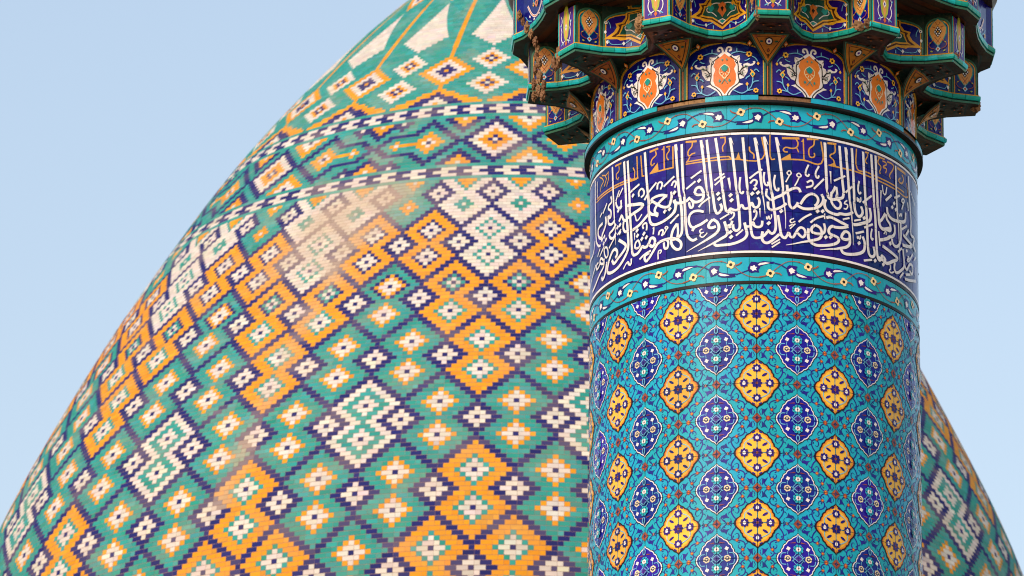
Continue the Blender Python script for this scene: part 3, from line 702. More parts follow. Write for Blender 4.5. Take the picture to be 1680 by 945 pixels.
tile_top = slab(GU, HA - GU, GV, top_h - 0.001, 1.0, 0.02, 'turq').mesh('field_tile_cut')
# a clipped scroll for the top row
def clip_mesh_scroll(mu, mv):
    global DZclip
    F = scroll(mu, mv); keep = Acc()
    i = 0
    for f, m in zip(F.f, F.m):
        pts = [F.v[k] for k in f]; nn = F.n[i:i + len(f)]; i += len(f)
        if max(p[2] for p in pts) < top_h - 0.001: keep.face(pts, m, nn)
    return keep.mesh('scrollwork_cut')
ROWS = list(range(-4, 7))     # half rows of DZ/2, row 0 starts at ZM
SCT = {}
for j in ROWS:
    z = ZM + j * DZ / 2
    for i in range(26):
        phi = PH0 + i * HA
        ie, je = i % 2 == 0, j % 2 == 0
        # N1 sits on even axes at odd rows; upper right when axis i+1 even and row j+1 odd
        mu = 0 if not ie else 1
        mv = 0 if je else 1
        if j == 6:
            t = inst(tile_top, 'field_tile', z, phi)
            if (mu, mv) not in SCT: SCT[(mu, mv)] = clip_mesh_scroll(mu, mv)
            s_ = bpy.data.objects.new('scrollwork', SCT[(mu, mv)])
        elif j < 6:
            t = inst(tile_me, 'field_tile', z, phi); s_ = bpy.data.objects.new('scrollwork', SCM[(mu, mv)])
        if j < -4: continue
        col.objects.link(s_); s_.parent = t
for i in range(13):
    for k in range(-2, 4): inst(my, 'yellow_medallion', ZM + k * DZ, PH0 + i * 2 * HA)
    for k in range(-2, 4):
        inst(mb if k < 3 else mbt, 'navy_medallion', ZM + (k + 0.5) * DZ, PH0 + (i * 2 + 1) * HA)
# ---- turquoise flower bands, inscription band
def band_tiles(name, z0, z1, key, n, th=0.02, R=1.0, gap=0.0014, steps=3, off=0.0):
    me = slab(gap, 2 * math.pi / n - gap, 0.0013, z1 - z0 - 0.0013, R, th, key, steps).mesh(name)
    return [inst(me, name, z0, off + 2 * math.pi * i / n) for i in range(n)]
band_tiles('flower_band_tile', 0.6449, 0.8005, 'turq', 48, off=0.102)
band_tiles('flower_band_tile', -0.3327, -0.1796, 'turq', 48, off=0.102)
band_tiles('dark_fillet', 0.6278, 0.6445, 'k', 26, R=1.003)
band_tiles('dark_fillet', -0.1792, -0.1560, 'k', 26, R=1.003)
band_tiles('dark_fillet', -0.3530, -0.3331, 'k', 26, R=1.004)
band_tiles('white_fillet', 0.6078, 0.6240, 'w', 26, R=1.002, off=0.102)
band_tiles('white_fillet', -0.1546, -0.1382, 'w', 26, R=1.002, off=0.102)
a = Acc(); ringwall(a, 0.998, 0.998, 0.622, 0.63, 'D'); ringwall(a, 0.998, 0.998, -0.158, -0.152, 'D'); tag(child(a.build('joint_line')), kind='stuff')
zz = [-0.1378, -0.012, 0.118, 0.245, 0.372, 0.495, 0.6074]
for k, (za, zb) in enumerate(zip(zz, zz[1:])):
    band_tiles('navy_tile', za, zb, 'N', 48, off=0.102)
def fband(mirror_z, zc, ph):
    F = Flat(Cyl(1.0), h0=0.0012)
    sg = -1 if mirror_z else 1
    z_mid = 0.7227
    BND = [(m, {'s8': 's15', 's3.2': 's9', 's6': 's17', 'f55': 'f62'}.get(k, k), p) for m, k, p in BAND]
    items(F, BND, lambda p: (sg * (p[0] * 1e-4 + 0.079), p[1] * 1e-4 - z_mid), 1 / 8.4 / 272)
    me = F.a.mesh('flower_scroll')
    step = math.radians(26.72 if not mirror_z else 26.76)
    for i in range(-6, 7): inst(me, 'flower_scroll', zc, ph + i * step)
fband(False, 0.7227, -0.079); fband(True, -0.2561, -0.1345)
def parse(txt):
    for l in txt.strip().splitlines():
        tk = l.split(); tp = tk[0][0] == 't'; yield tp, float(tk[0].strip('t')), [tuple(float(x) * 1e-4 for x in p.split(',')) for p in tk[1:]]
lo, hi = -0.137, 0.6065
FW = Flat(Cyl(1.0), windows=[(-3.2, 3.2, lo, hi)], h0=0.0016); FG = Flat(Cyl(1.0), windows=[(-3.2, 3.2, lo, hi)], h0=0.0008)
FG.dh = 0.00008; FW.dh = 0.00022
UL = [0.102 + 2 * math.pi * k / 48 for k in range(-26, 26)]; VL = [lo] + zz[1:-1] + [hi]
FW.grid = FG.grid = (UL, VL, 0.0007)
for tp, wd, pts in parse(INS_GOLD):
    cphi = math.cos(sum(p[0] for p in pts) / len(pts)); FG.stroke(pts, wd / 272 / max(0.3, cphi) ** 0.5 * 0.85, 'Y', taper=tp, smooth=len(pts) > 3)
for g in INS_GOLDPOLY: FG.poly([(x * 1e-4, y * 1e-4) for x, y in g], 'Y')
for tp, wd, pts in parse(INS_WHITE):
    cphi = math.cos(sum(p[0] for p in pts) / len(pts))
    FW.stroke(pts, wd / 272 / max(0.3, cphi) ** 0.5 * 0.91, 'w', taper=tp)
for x, y in INS_DOTS:
    x, y = x * 1e-4, y * 1e-4; r = 0.0150; sx = max(0.45, math.cos(x)) ** 0.4
    FW.poly([(x - 0.003, y - r), (x + r * 0.95, y + 0.002), (x + 0.002, y + r), (x - r * 0.95, y - 0.001)], 'w')
c_ = (cx_ := (INS_DOTS[0][0] * 1e-4)); FW.disc((-0.3445, 0.3895 - 0.165), 0.0165, 0.0175, 'w', 12) if False else None
gm, wm = FG.a.mesh('gold_lettering'), FW.a.mesh('white_lettering')
o = inst(wm, 'white_lettering'); tag(o, 'large white Arabic thuluth lettering on navy tile')
o = inst(gm, 'gold_lettering'); tag(o, 'small gold angular Arabic lettering along the top of the navy band')
inst(wm, 'white_lettering', 0, math.pi); inst(gm, 'gold_lettering', 0, math.pi)
# ---- collar under the cornice
a = Acc(); ringwall(a, 0.999, 1.036, 0.8045, 0.8050, 'D'); ringwall(a, 1.036, 1.036, 0.8050, 0.8195, 'k'); child(a.build('dark_collar'))
a = Acc(); ringwall(a, 1.037, 0.98, 0.8525, 0.8590, 'D'); child(a.build('collar_top'))
for i in range(60):
    broken = (i * 7) % 11 in (0, 4) or i in (1, 2, 56)
    me = slab(0.0008, 2 * math.pi / 60 - 0.0008, 0.0, 0.0325 - (0.006 if broken else 0), 1.034 - (0.008 if broken else 0), 0.03, 'm' if broken else 'turq', 2).mesh('collar_tile')
    inst(me, 'collar_tile', 0.8198, 0.03 + i * 2 * math.pi / 60)
# ---- stalactite cornice, one 30 degree sector at a time
Z1, Z2, Z3 = 0.859, 1.2105, 1.532
SEC = math.radians(30)
pol = lambda deg, r: (r * math.sin(math.radians(deg)), -r * math.cos(math.radians(deg)))
NICHE2 = [(m, ({'k': {'s9': 's15', 's8': 's15', 's7': 's13', 'd22': 'd28', 'd10': 'd12'}, 'b': {'s9': 's13'}}.get(m, {})).get(k, k), p) for m, k, p in NICHE]
NICHE2 += [('k', 's9', [(-960, 10080), (-1250, 10250)]), ('k', 's9', [(-980, 10060), (-1200, 9900)]), ('k', 's9', [(-960, 10150), (-1130, 10500), (-1150, 10600)]), ('e', 'd20', [(-1330, 10500)]), ('e', 'd16', [(-1130, 10060)]), ('k', 's8', [(-800, 11020), (-960, 11180)]), ('n', 'd20', [(-1110, 10610)])]
def niche_mesh():
    F = Flat(Cyl(0.99, step=math.radians(2.5)), h0=0.0)
    arch = [(-2345, 8600), (-2341, 11223), (-2250, 11480), (-2080, 11640), (-1795, 11793), (-940, 12030), (0, 12120)]
    half = [(x * 1e-4, y * 1e-4) for x, y in arch]
    full = half + [(-x, y) for x, y in reversed(half[:-1])]
    F.poly(full, 'N'); F.h = 0.0012
    items(F, [t for t in NICHE2 if t[1] != 'g'], lambda p: (p[0] * 1e-4 + 0.0015, p[1] * 1e-4), 1 / 8.22 / 272, mirror=True)
    return F.a.mesh('niche_panel'), full
nm, arch_full = niche_mesh()
def frame_mesh():
    """bands round the arch and the ribs beside it, on r = 1"""
    F = Flat(Cyl(1.0, step=math.radians(2.5)), h0=0.0)
    A = arch_full
    def offs(d):
        out = []
        for x, y in A:
            if y < 1.12: out.append((x + math.copysign(d, x), y))
            else:
                t = abs(x) / 0.2341; out.append((x + math.copysign(d * t, x) if x else 0.0, y + d * (1 - t * 0.6)))
        return out
    prev = A
    for d, k, h in ((0.0065, 'G', 0.001), (0.0085, 'K', 0.003), (0.0150, 'g', 0.004), (0.0175, 'K', 0.001), (0.0225, 'E', 0.003), (0.0245, 'k', 0.002), (0.029, 'B', 0.003)):
        cur = offs(d)
        for i in range(len(A) - 1):
            F.h = h; F.convex([prev[i], prev[i + 1], cur[i + 1], cur[i]], k, h)
        prev = cur
    # reveal between panel and frame
    a = F.a
    for (x0, y0), (x1, y1) in zip(A, A[1:]):
        p = lambda u, r, z: (r * math.sin(u), -r * math.cos(u), z)
        a.quad(p(x0, 0.99, y0), p(x1, 0.99, y1), p(x1, 1.001, y1), p(x0, 1.001, y0), 'G')
    return F.a.mesh('arch_frame'), prev
fm, outer = frame_mesh()
def leaning(acc, lo_pts, hi_pts, key, n=4, sag=0.25):
    """ruled surface, concave profile, between a lower polyline (on the drum) and an upper one (under the shelf)"""
    for i in range(len(lo_pts) - 1):
        prev = None
        for k in range(n + 1):
            t = k / n; rr = t ** 2.2; zzv = t
            row = []
            for P, Q in ((lo_pts[i], hi_pts[i]), (lo_pts[i + 1], hi_pts[i + 1])):
                row.append((P[0] + (Q[0] - P[0]) * rr, P[1] + (Q[1] - P[1]) * rr, P[2] + (Q[2] - P[2]) * zzv))
            if prev: acc.quad(prev[0], prev[1], row[1], row[0], key)
            prev = row
def c3(u, r, z): return (r * math.sin(u), -r * math.cos(u), z)
PLAN2 = [pol(-15, 1.372), pol(-11.1, 1.38), pol(-8.8, 1.214), pol(-4.6, 1.095), pol(0, 1.053), pol(4.6, 1.095), pol(8.8, 1.214), pol(11.1, 1.38), pol(15, 1.372)]
def spandrel_mesh():
    a = Acc()
    top = Z2 + 0.0
    lower = [c3(x, 1.0015, y) for x, y in outer if y > 1.1]
    n = len(lower)
    hi = []
    for i, (x, y) in enumerate([q for q in outer if q[1] > 1.1]):
        t = x / 0.26
        ang = math.degrees(x) * 0.86; rr = 1.03 + 0.155 * abs(t) ** 1.3
        hi.append((*pol(ang, rr), top))
    leaning(a, lower, hi, 'E')
    # small gold lozenges on the green
    for sx in (-1, 1):
        c = Vector(c3(sx * 0.155, 1.022, 1.193)); ux = Vector((math.cos(sx * 0.155), math.sin(sx * 0.155), 0)); uz = Vector((sx * 0.1, -0.75, 0.65))
        for r, k, h in ((0.03, 'k', 0.0), (0.02, 'o', 0.002), (0.008, 'c', 0.004)):
            q = [c + ux * r * 0.7 - Vector((0, h, h)), c + uz * r - Vector((0, h, h)), c - ux * r * 0.7 - Vector((0, h, h)), c - uz * r - Vector((0, h, h))]
            a.face([tuple(p) for p in q][::-1], k)
    return a.mesh('spandrel')
sm = spandrel_mesh()
def pendentive_mesh():
    """orange kite over each rib, centred on phi = 0 here"""
    a = Acc()
    zb = 1.05
    def P(t, x, d): return (x, -(1.004 + 0.15 * t * t) - d * 0.75 + abs(x) * 0.10, zb + (Z2 - 0.0015 - zb) * t - d * 0.6)
    def tri(wtop, inset, key, d):
        N = 10; rows_ = []
        for k in range(N + 1):
            t = 0.02 + (0.985 - inset * 2.2) * k / N; hw = max(0.0, wtop * t ** 1.25 + 0.008 - inset)
            rows_.append((t, hw))
        for (t0, w0), (t1, w1) in zip(rows_, rows_[1:]):
            if w1 <= 0: continue
            for sx in (-1, 1):
                q = [P(t0, 0, d), P(t0, sx * w0, d), P(t1, sx * w1, d), P(t1, 0, d)]
                a.quad(*(q if sx > 0 else q[::-1]), key)
    for inset, key, d in ((0.0, 'E', 0.0), (0.008, 'K', 0.0012), (0.012, 'g', 0.0024), (0.018, 'k', 0.0036), (0.021, 'B', 0.0048), (0.038, 'k', 0.006), (0.043, 'B', 0.0072)): tri(0.125, inset, key, d)
    # flower on it
    t = 0.80; e1 = Vector((1, 0, 0)); e2 = (Vector(P(t + 0.05, 0, 0)) - Vector(P(t - 0.05, 0, 0))).normalized()
    for rr, k, dd in ((0.030, 'k', 0.011), (0.021, 'w', 0.0135), (0.009, 'p', 0.016)):
        C_ = Vector(P(t, 0, dd))
        a.face([tuple(C_ + e1 * rr * 0.85 * math.cos(q) + e2 * rr * math.sin(q)) for q in [i * math.pi / 4 for i in range(8)]], k)
    for tt, rr, k in ((0.55, 0.013, 'k'), (0.55, 0.008, 'r'), (0.42, 0.008, 'k')):
        C_ = Vector(P(tt, 0, 0.0105 + (0.0015 if k == 'r' else 0))); a.face([tuple(C_ + e1 * rr * 0.7 * math.cos(q) + e2 * rr * 1.3 * math.sin(q)) for q in [i * math.pi / 2 for i in range(4)]], k)
    for sx in (-1, 1):
        C_ = Vector(P(0.80, sx * 0.045, 0.0105)); a.face([tuple(C_ + e1 * 0.012 * math.cos(q) + e2 * 0.007 * math.sin(q)) for q in [i * math.pi / 3 for i in range(6)]], 'e')
    for sx in (-1, 1):
        C_ = Vector(P(0.93, sx * 0.082, 0.011)); a.face([tuple(C_ + e1 * 0.01 * math.cos(q) + e2 * 0.01 * math.sin(q)) for q in [i * math.pi / 3 for i in range(6)]], 'r')
    return a.mesh('pendentive')
pm = pendentive_mesh()
def soffit_mesh(plan, rin, z, zdrop=0.0):
    a = Acc(); n = len(plan)
    inner = []
    for p in plan:
        ang = math.atan2(p[0], -p[1]); inner.append((rin * math.sin(ang), -rin * math.cos(ang)))
    for i in range(n - 1):
        def L(t, j): return (inner[j][0] + (plan[j][0] - inner[j][0]) * t, inner[j][1] + (plan[j][1] - inner[j][1]) * t, z)
        bands = [(0, 0.3, 'S'), (0.3, 0.33, 'k'), (0.33, 0.48, 'K'), (0.48, 0.51, 'k'), (0.51, 0.66, 'S'), (0.66, 0.69, 'k'), (0.69, 0.82, 'K'), (0.82, 0.85, 'k'), (0.85, 1.0, 'S')]
        for t0, t1, k in bands: a.quad(L(t0, i + 1), L(t0, i), L(t1, i), L(t1, i + 1), k)
    # carved lozenge relief under each half prow
    for sx in (-1, 1):
        for deg, r0 in ((12.8, 1.28), (11.4, 1.17), (15.0, 1.24)):
            if abs(deg - 15) < 0.1 and sx < 0: continue
            c = pol(sx * deg, r0)
            for r, k, h in ((0.03, 'k', 0.002), (0.019, 'S', 0.004), (0.008, 'o', 0.006)):
                a.face([(c[0] + r * math.cos(t), c[1] + r * 0.8 * math.sin(t), z - h) for t in (0, -math.pi / 2, -math.pi, -3 * math.pi / 2)], k)
    return a.mesh('soffit')
so2 = soffit_mesh(PLAN2, 0.985, Z2)
def arch_pts(w, z0, zs, za, n=6, pointed=0.75):
    """half width w arch outline from lower left round to lower right"""
    left = [(-w, z0), (-w, zs)]
    for k in range(1, n + 1):
        t = k / n; a_ = t * math.pi / 2
        left.append((-w * math.cos(a_) ** 0.8 if t < 1 else 0.0, zs + (za - zs) * (math.sin(a_) ** 0.95 * pointed + (1 - pointed) * t)))
    return left + [(-x, z) for x, z in reversed(left[:-1])]
def wall_panel(name, plan, z0, zs, za, ztop, ground, deco, u0=None, arch=True, bord=0.012):
    mp = Plan(plan, u0); L0, L1 = mp.c[0], mp.c[-1]; w = (L1 - L0) / 2; m = (L0 + L1) / 2
    F = Flat(mp, h0=0.0)
    F.poly([(L0, z0 - 0.05), (L1, z0 - 0.05), (L1, ztop), (L0, ztop)], 'E')
    if arch:
        for i, (inset, k) in enumerate(((0.006, 'g'), (0.0155, 'k'), (0.018, 'G'), (0.0245, ground))):
            ap = [(x + m, z) for x, z in arch_pts(w - inset, z0 + (0.0 if i < 2 else (0.008 if k == ground else 0.0)), zs, za - inset * 1.5)]
            F.h = 0.001 + 0.0012 * i; F.poly(ap, k)
    else:
        for i, (inset, k) in enumerate(((0.002, 'trim'), (0.012, 'G'), (0.018, ground))):
            F.h = 0.001 + 0.0012 * i; F.poly([(L0 + inset, z0), (L1 - inset, z0), (L1 - inset, ztop), (L0 + inset, ztop)], k)
    F.h = 0.0055
    deco(F, m, w, z0)
    return F.a.mesh(name)
ps = 1 / 7.876 / 272
def deco_cart(F, m, w, z0):
    items(F, [t for t in CART if t[1] != 'g'], lambda p: ((p[0] * 1e-4 - 0.0113) * 1.08, p[1] * 1e-4), ps, mirror=True)
    # upper half of the same cartouche, mirrored about its waist
    zc = 1.506
    up_ = [t for t in CART if t[1] in ('P',) and t[0] in ('G', 'K', 'e')]
    for mm, k, pts in up_:
        P = [((p[0] * 1e-4 - 0.0113) * 1.08, p[1] * 1e-4) for p in pts]
        P = [(x * 0.8, zc + (zc - z) * 0.45) for x, z in P]; P = P + [(-x, z) for x, z in reversed(P)]
        F.poly(P[::-1], mm)
def deco_leaf(F, m, w, z0):
    s = w / 0.0872
    lens = [(0, 0.058), (0.03, 0.1), (0.046, 0.14), (0.048, 0.175), (0.03, 0.21), (0, 0.235)]
    def full(k, g): return [(m + x * k * s, z0 + 0.146 + (z - 0.146) * g) for x, z in lens] + [(m - x * k * s, z0 + 0.146 + (z - 0.146) * g) for x, z in reversed(lens[1:-1])]
    F.poly(full(1.22, 1.06), 't'); F.poly(full(1.05, 1.0), 'T')
    F.stroke([(m - 0.012 * s, z0 + 0.075), (m + 0.02 * s, z0 + 0.118)], 0.0035, 'r'); F.stroke([(m + 0.012 * s, z0 + 0.075), (m - 0.02 * s, z0 + 0.118)], 0.0035, 'r')
    F.stroke([(m - 0.014 * s, z0 + 0.215), (m, z0 + 0.195), (m + 0.014 * s, z0 + 0.215)], 0.003, 'r')
    for sx in (-1, 1): F.stroke([(m + sx * 0.018 * s, z0 + 0.18), (m + sx * 0.036 * s, z0 + 0.187)], 0.005, 'r')
    cz = z0 + 0.152; R_ = 0.03
    F.poly([(m, cz - R_ * 1.3), (m + R_ * 0.9 * s, cz), (m, cz + R_ * 1.3), (m - R_ * 0.9 * s, cz)], 'k')
    for i in range(3):
        for j in range(3):
            x = (i - j) * 0.0088 * s; z = cz + (i + j - 2) * 0.0125; r = 0.0055
            F.poly([(m + x, z - r * 1.2), (m + x + r * s, z), (m + x, z + r * 1.2), (m + x - r * s, z)], 'G' if i == j == 1 else 'w')
    # bottom lozenge flower with vines
    c = z0 + 0.038
    for r, k in ((0.02, 'b'), (0.0145, 'w'), (0.0105, 'r'), (0.005, 'o')): F.poly([(m, c - r), (m + r * 0.85 * s, c), (m, c + r), (m - r * 0.85 * s, c)], k)
    F.stroke([(m, z0 + 0.05), (m, z0 + 0.07)], 0.004, 'b')
    for sx in (-1, 1):
        F.stroke([(m + sx * 0.02 * s, c), (m + sx * 0.045 * s, c + 0.01), (m + sx * 0.055 * s, c + 0.03), (m + sx * 0.035 * s, c + 0.052)], 0.0045, 'r')
        F.disc((m + sx * 0.04 * s, z0 + 0.024), 0.008 * s, 0.005, 'l', 8, rot=0.5 * sx); F.disc((m + sx * 0.047 * s, c + 0.042), 0.006 * s, 0.0035, 'l', 8)
        F.disc((m + sx * 0.03 * s, c + 0.056), 0.006 * s, 0.004, 'q', 8)
def deco_prow(F, m, w, z0):
    F.poly([(m, z0 + 0.035), (m + 0.022, z0 + 0.075), (m + 0.03, z0 + 0.13), (m + 0.03, z0 + 0.2), (m + 0.018, z0 + 0.26), (m, z0 + 0.285), (m - 0.018, z0 + 0.26), (m - 0.03, z0 + 0.2), (m - 0.03, z0 + 0.13), (m - 0.022, z0 + 0.075)], 'l')
    F.poly([(m, z0 + 0.05), (m + 0.012, z0 + 0.09), (m + 0.014, z0 + 0.2), (m, z0 + 0.26), (m - 0.014, z0 + 0.2), (m - 0.012, z0 + 0.09)], 'T')
    F.poly([(m, z0 + 0.012), (m + 0.011, z0 + 0.03), (m, z0 + 0.05), (m - 0.011, z0 + 0.03)], 'q')
    F.poly([(m, z0 + 0.11), (m + 0.012, z0 + 0.135), (m, z0 + 0.16), (m - 0.012, z0 + 0.135)], 'w'); F.poly([(m, z0 + 0.122), (m + 0.006, z0 + 0.135), (m, z0 + 0.148), (m - 0.006, z0 + 0.135)], 'p')
    for sx in (-1, 1):
        X = lambda x, z: (m + sx * x, z0 + z)
        F.stroke([X(0.012, 0.05), X(0.03, 0.042), X(0.045, 0.062), X(0.05, 0.09), X(0.043, 0.12)], 0.0055, 'w')
        F.stroke([X(0.03, 0.042), X(0.03, 0.022)], 0.007, 'w', taper=True); F.stroke([X(0.03, 0.042), X(0.05, 0.028)], 0.006, 'b')
        F.stroke([X(0.043, 0.12), X(0.052, 0.15), X(0.04, 0.185), X(0.05, 0.22)], 0.005, 'w'); F.stroke([X(0.05, 0.15), X(0.06, 0.165)], 0.006, 'b')
zt1 = Z2 + 0.05
cart = wall_panel('cartouche_panel', PLAN2[2:7], zt1, 1.56, 1.66, 1.56, 'N', deco_cart)
# the cartouche panel rises to its arch under the next shelf
cart = wall_panel('cartouche_panel', PLAN2[2:7], zt1, Z3 - 0.11, Z3 - 0.012, Z3, 'N', deco_cart)
leafL = wall_panel('leaf_panel', PLAN2[1:3], zt1, Z3 - 0.10, Z3 - 0.015, Z3, 'N', deco_leaf)
leafR = wall_panel('leaf_panel', PLAN2[6:8], zt1, Z3 - 0.10, Z3 - 0.015, Z3, 'N', deco_leaf)
c15 = math.radians(30)
prow_pts = [pol(-3.9, 1.38), pol(3.9, 1.38)]
prow = wall_panel('prow_panel', prow_pts, zt1, 0, 0, Z3 - 0.02, 'p', deco_prow, arch=False)
def sweep(plan, prof, caps=True):
    """profile (out, z, material) swept along a plan polyline with mitred corners"""
    P = [Vector(p) for p in plan]; n = len(P); N = []
    for i in range(n):
        d1 = (P[i] - P[i - 1]).normalized() if i else None; d2 = (P[i + 1] - P[i]).normalized() if i < n - 1 else None
        n1 = Vector((d1.y, -d1.x)) if d1 else None; n2 = Vector((d2.y, -d2.x)) if d2 else None
        if n1 is None: N.append(n2)
        elif n2 is None: N.append(n1)
        else:
            m_ = n1 + n2; m_.normalize(); N.append(m_ / max(0.35, m_.dot(n1)))
    return P, N
def trim_segments(plan, prof, first, last, name='ledge_tile'):
    P, N = sweep(plan, prof); out = []
    for i in range(first, last):
        a = Acc(); g = 0.0012
        for (o0, z0, k), (o1, z1, _) in zip(prof, prof[1:]):
            A = P[i] + N[i] * o0; B = P[i + 1] + N[i + 1] * o0; C_ = P[i + 1] + N[i + 1] * o1; D_ = P[i] + N[i] * o1
            d = (B - A).normalized() * g
            a.quad((A.x + d.x, A.y + d.y, z0), (B.x - d.x, B.y - d.y, z0), (C_.x - d.x, C_.y - d.y, z1), (D_.x + d.x, D_.y + d.y, z1), k)
        for j, e in ((i, 1), (i + 1, -1)):
            dd = (P[i + 1] - P[i]).normalized() * g * e
            ring = [(P[j].x + N[j].x * o_ + dd.x, P[j].y + N[j].y * o_ + dd.y, z_) for o_, z_, _ in prof]
            ring += [(P[j].x - N[j].x * 0.01 + dd.x, P[j].y - N[j].y * 0.01 + dd.y, prof[-1][1]), (P[j].x - N[j].x * 0.01 + dd.x, P[j].y - N[j].y * 0.01 + dd.y, prof[0][1])]
            a.face(ring if e > 0 else ring[::-1], 'trim')
        out.append(a.mesh(name))
    return out
def prof_low(z):
    return [(-0.002, z - 0.001, 'S'), (0.003, z - 0.001, 'g'), (0.006, z + 0.010, 'g'), (0.006, z + 0.0105, 'k'), (0.0, z + 0.011, 'k'), (0.0, z + 0.019, 'k')]
def prof_up(z):
    return [(0.0, z + 0.0185, 'trim'), (0.012, z + 0.019, 'trim'), (0.0155, z + 0.030, 'trim'), (0.0155, z + 0.046, 'trim'), (0.012, z + 0.0475, 'k'), (0.009, z + 0.0495, 'G'), (0.007, z + 0.056, 'G'), (0.0, z + 0.0565, 'G')]
def split(pl, cuts):
    out = []
    for i, (a, b) in enumerate(zip(pl, pl[1:])):
        n = cuts[i]
        for k in range(n): out.append((a[0] + (b[0] - a[0]) * k / n, a[1] + (b[1] - a[1]) * k / n))
    return out + [pl[-1]]
def prof(z):
    return [(-0.002, z - 0.001, 'S'), (0.004, z - 0.001, 'trim'), (0.006, z + 0.011, 'k'), (0.001, z + 0.0115, 'k'), (0.001, z + 0.0185, 'trim'), (0.013, z + 0.019, 'trim'), (0.015, z + 0.046, 'trim'), (0.009, z + 0.0495, 'G'), (0.007, z + 0.056, 'G'), (0.0, z + 0.0565, 'G')]
full_plan = PLAN2
PW = [pol(-18.9, 1.38)] + PLAN2[1:] + []
segs_pl = [pol(-18.9, 1.38), pol(-11.1, 1.38)] + PLAN2[2:7] + [pol(11.1, 1.38), pol(18.9, 1.38)]
tm2 = trim_segments(split(segs_pl, (3, 2, 2, 1, 1, 2, 2, 3)), prof_up(Z2), 0, 13); tl2 = trim_segments(segs_pl, prof_low(Z2), 0, 7, 'ledge_moulding')
# tier 3
def shift(pl, f): return [(x * f, y * f) for x, y in pl]
P3 = [pol(-18.6, 1.475), pol(-11.4, 1.475), pol(-8.6, 1.43), pol(-4.4, 1.405), pol(0, 1.395), pol(4.4, 1.405), pol(8.6, 1.43), pol(11.4, 1.475), pol(18.6, 1.475)]
tm3 = trim_segments(split(P3, (3, 1, 1, 1, 1, 1, 1, 3)), prof_up(Z3), 0, 9); tl3 = trim_segments(P3, prof_low(Z3), 0, 7, 'ledge_moulding')
so3 = soffit_mesh([pol(-15, 1.475)] + P3[1:8] + [pol(15, 1.475)], 1.04, Z3)
def deco_crest(F, m, w, z0):
    for sx in (-1, 1):
        X = lambda x, z: (m + sx * x, z0 + z)
        F.stroke([X(0, 0.03), X(0.05, 0.04), X(0.1, 0.075), X(0.15, 0.14)], 0.016, 'w'); F.stroke([X(0, 0.03), X(0.05, 0.04), X(0.1, 0.075), X(0.15, 0.14)], 0.006, 'q')
        F.disc(X(0.05, 0.02), 0.012, 0.007, 'w', 8); F.disc(X(0.12, 0.06), 0.012, 0.007, 'w', 8, rot=sx * 0.7)
        F.stroke([X(0.09, 0.02), X(0.14, 0.04), X(0.18, 0.08)], 0.006, 'b'); F.flower(X(0.165, 0.035), 0.016, 'y', 'k', 6)
        F.flower(X(0.06, 0.12), 0.016, 'y', 'k', 6); F.stroke([X(0.0, 0.08), X(0.05, 0.13), X(0.07, 0.18)], 0.006, 'b')
    F.flower((m, z0 + 0.11), 0.03, 'o', 'k', 8)
ZT = 1.868
crest = wall_panel('crest_panel', P3[1:8], Z3 + 0.05, 0, 0, ZT, 'N', deco_crest, arch=False)
prow3 = wall_panel('prow_panel', [pol(-3.6, 1.475), pol(3.6, 1.475)], Z3 + 0.05, 0, 0, ZT, 'N', deco_prow, arch=False)
for i in range(12):
    ph = math.radians(-10) + i * SEC
    rib = ph + SEC / 2
    inst(nm, 'niche_panel', 0, ph); inst(fm, 'arch_frame', 0, ph); inst(sm, 'spandrel', 0, ph)
    inst(pm, 'pendentive', 0, rib); inst(so2, 'soffit', 0, ph); inst(so3, 'soffit', 0, ph)
    inst(cart, 'cartouche_panel', 0, ph); inst(leafL, 'leaf_panel', 0, ph); inst(leafR, 'leaf_panel', 0, ph)
    inst(prow, 'prow_panel', 0, rib); inst(crest, 'crest_panel', 0, ph); inst(prow3, 'prow_panel', 0, rib)
    for me in tm2 + tm3: inst(me, 'ledge_tile', 0, ph)
    for me in tl2 + tl3: inst(me, 'ledge_moulding', 0, ph)
# rib strips between the niches
def rib_mesh():
    a = Acc(); R = 1.0
    prof_ = [(-0.0245, 0.0, 'g'), (-0.018, 0.006, 'g'), (-0.012, 0.006, 'K'), (-0.009, 0.001, 'k'), (-0.004, 0.001, 'q'), (0.0, 0.004, 'q'), (0.004, 0.001, 'k'), (0.009, 0.001, 'K'), (0.012, 0.006, 'g'), (0.018, 0.006, 'g'), (0.0245, 0.0, 'g')]
    for (u0, h0, k), (u1, h1, _) in zip(prof_, prof_[1:]):
        a.quad(c3(u0, R + h0, Z1), c3(u1, R + h1, Z1), c3(u1, R + h1, 1.135), c3(u0, R + h0, 1.135), k)
    return a.mesh('rib')
rm = rib_mesh()
for i in range(12): inst(rm, 'rib', 0, math.radians(5) + i * SEC)
a = Acc(); ringwall(a, 0.983, 0.983, Z1, 1.9, 'D'); child(a.build('cornice_core'))
# head above the third shelf: flared roof of the cornice and a plain parapet
a = Acc(); ringwall(a, 1.47, 1.52, ZT - 0.02, ZT + 0.09, 'S', 48); ringwall(a, 1.52, 1.52, ZT + 0.09, ZT + 0.20, 'S', 48); ringwall(a, 1.52, 0.6, ZT + 0.20, ZT + 0.202, 'D', 48)
ringwall(a, 1.0, 1.475, ZT - 0.018, ZT - 0.019, 'S', 48); child(a.build('cornice_cap'))
a = Acc(); ringwall(a, 0.75, 0.75, ZT + 0.2, ZT + 2.2, 'turq', 48); ringwall(a, 0.8, 0.02, ZT + 2.2, ZT + 3.2, 'trim', 48); child(a.build('lantern'))
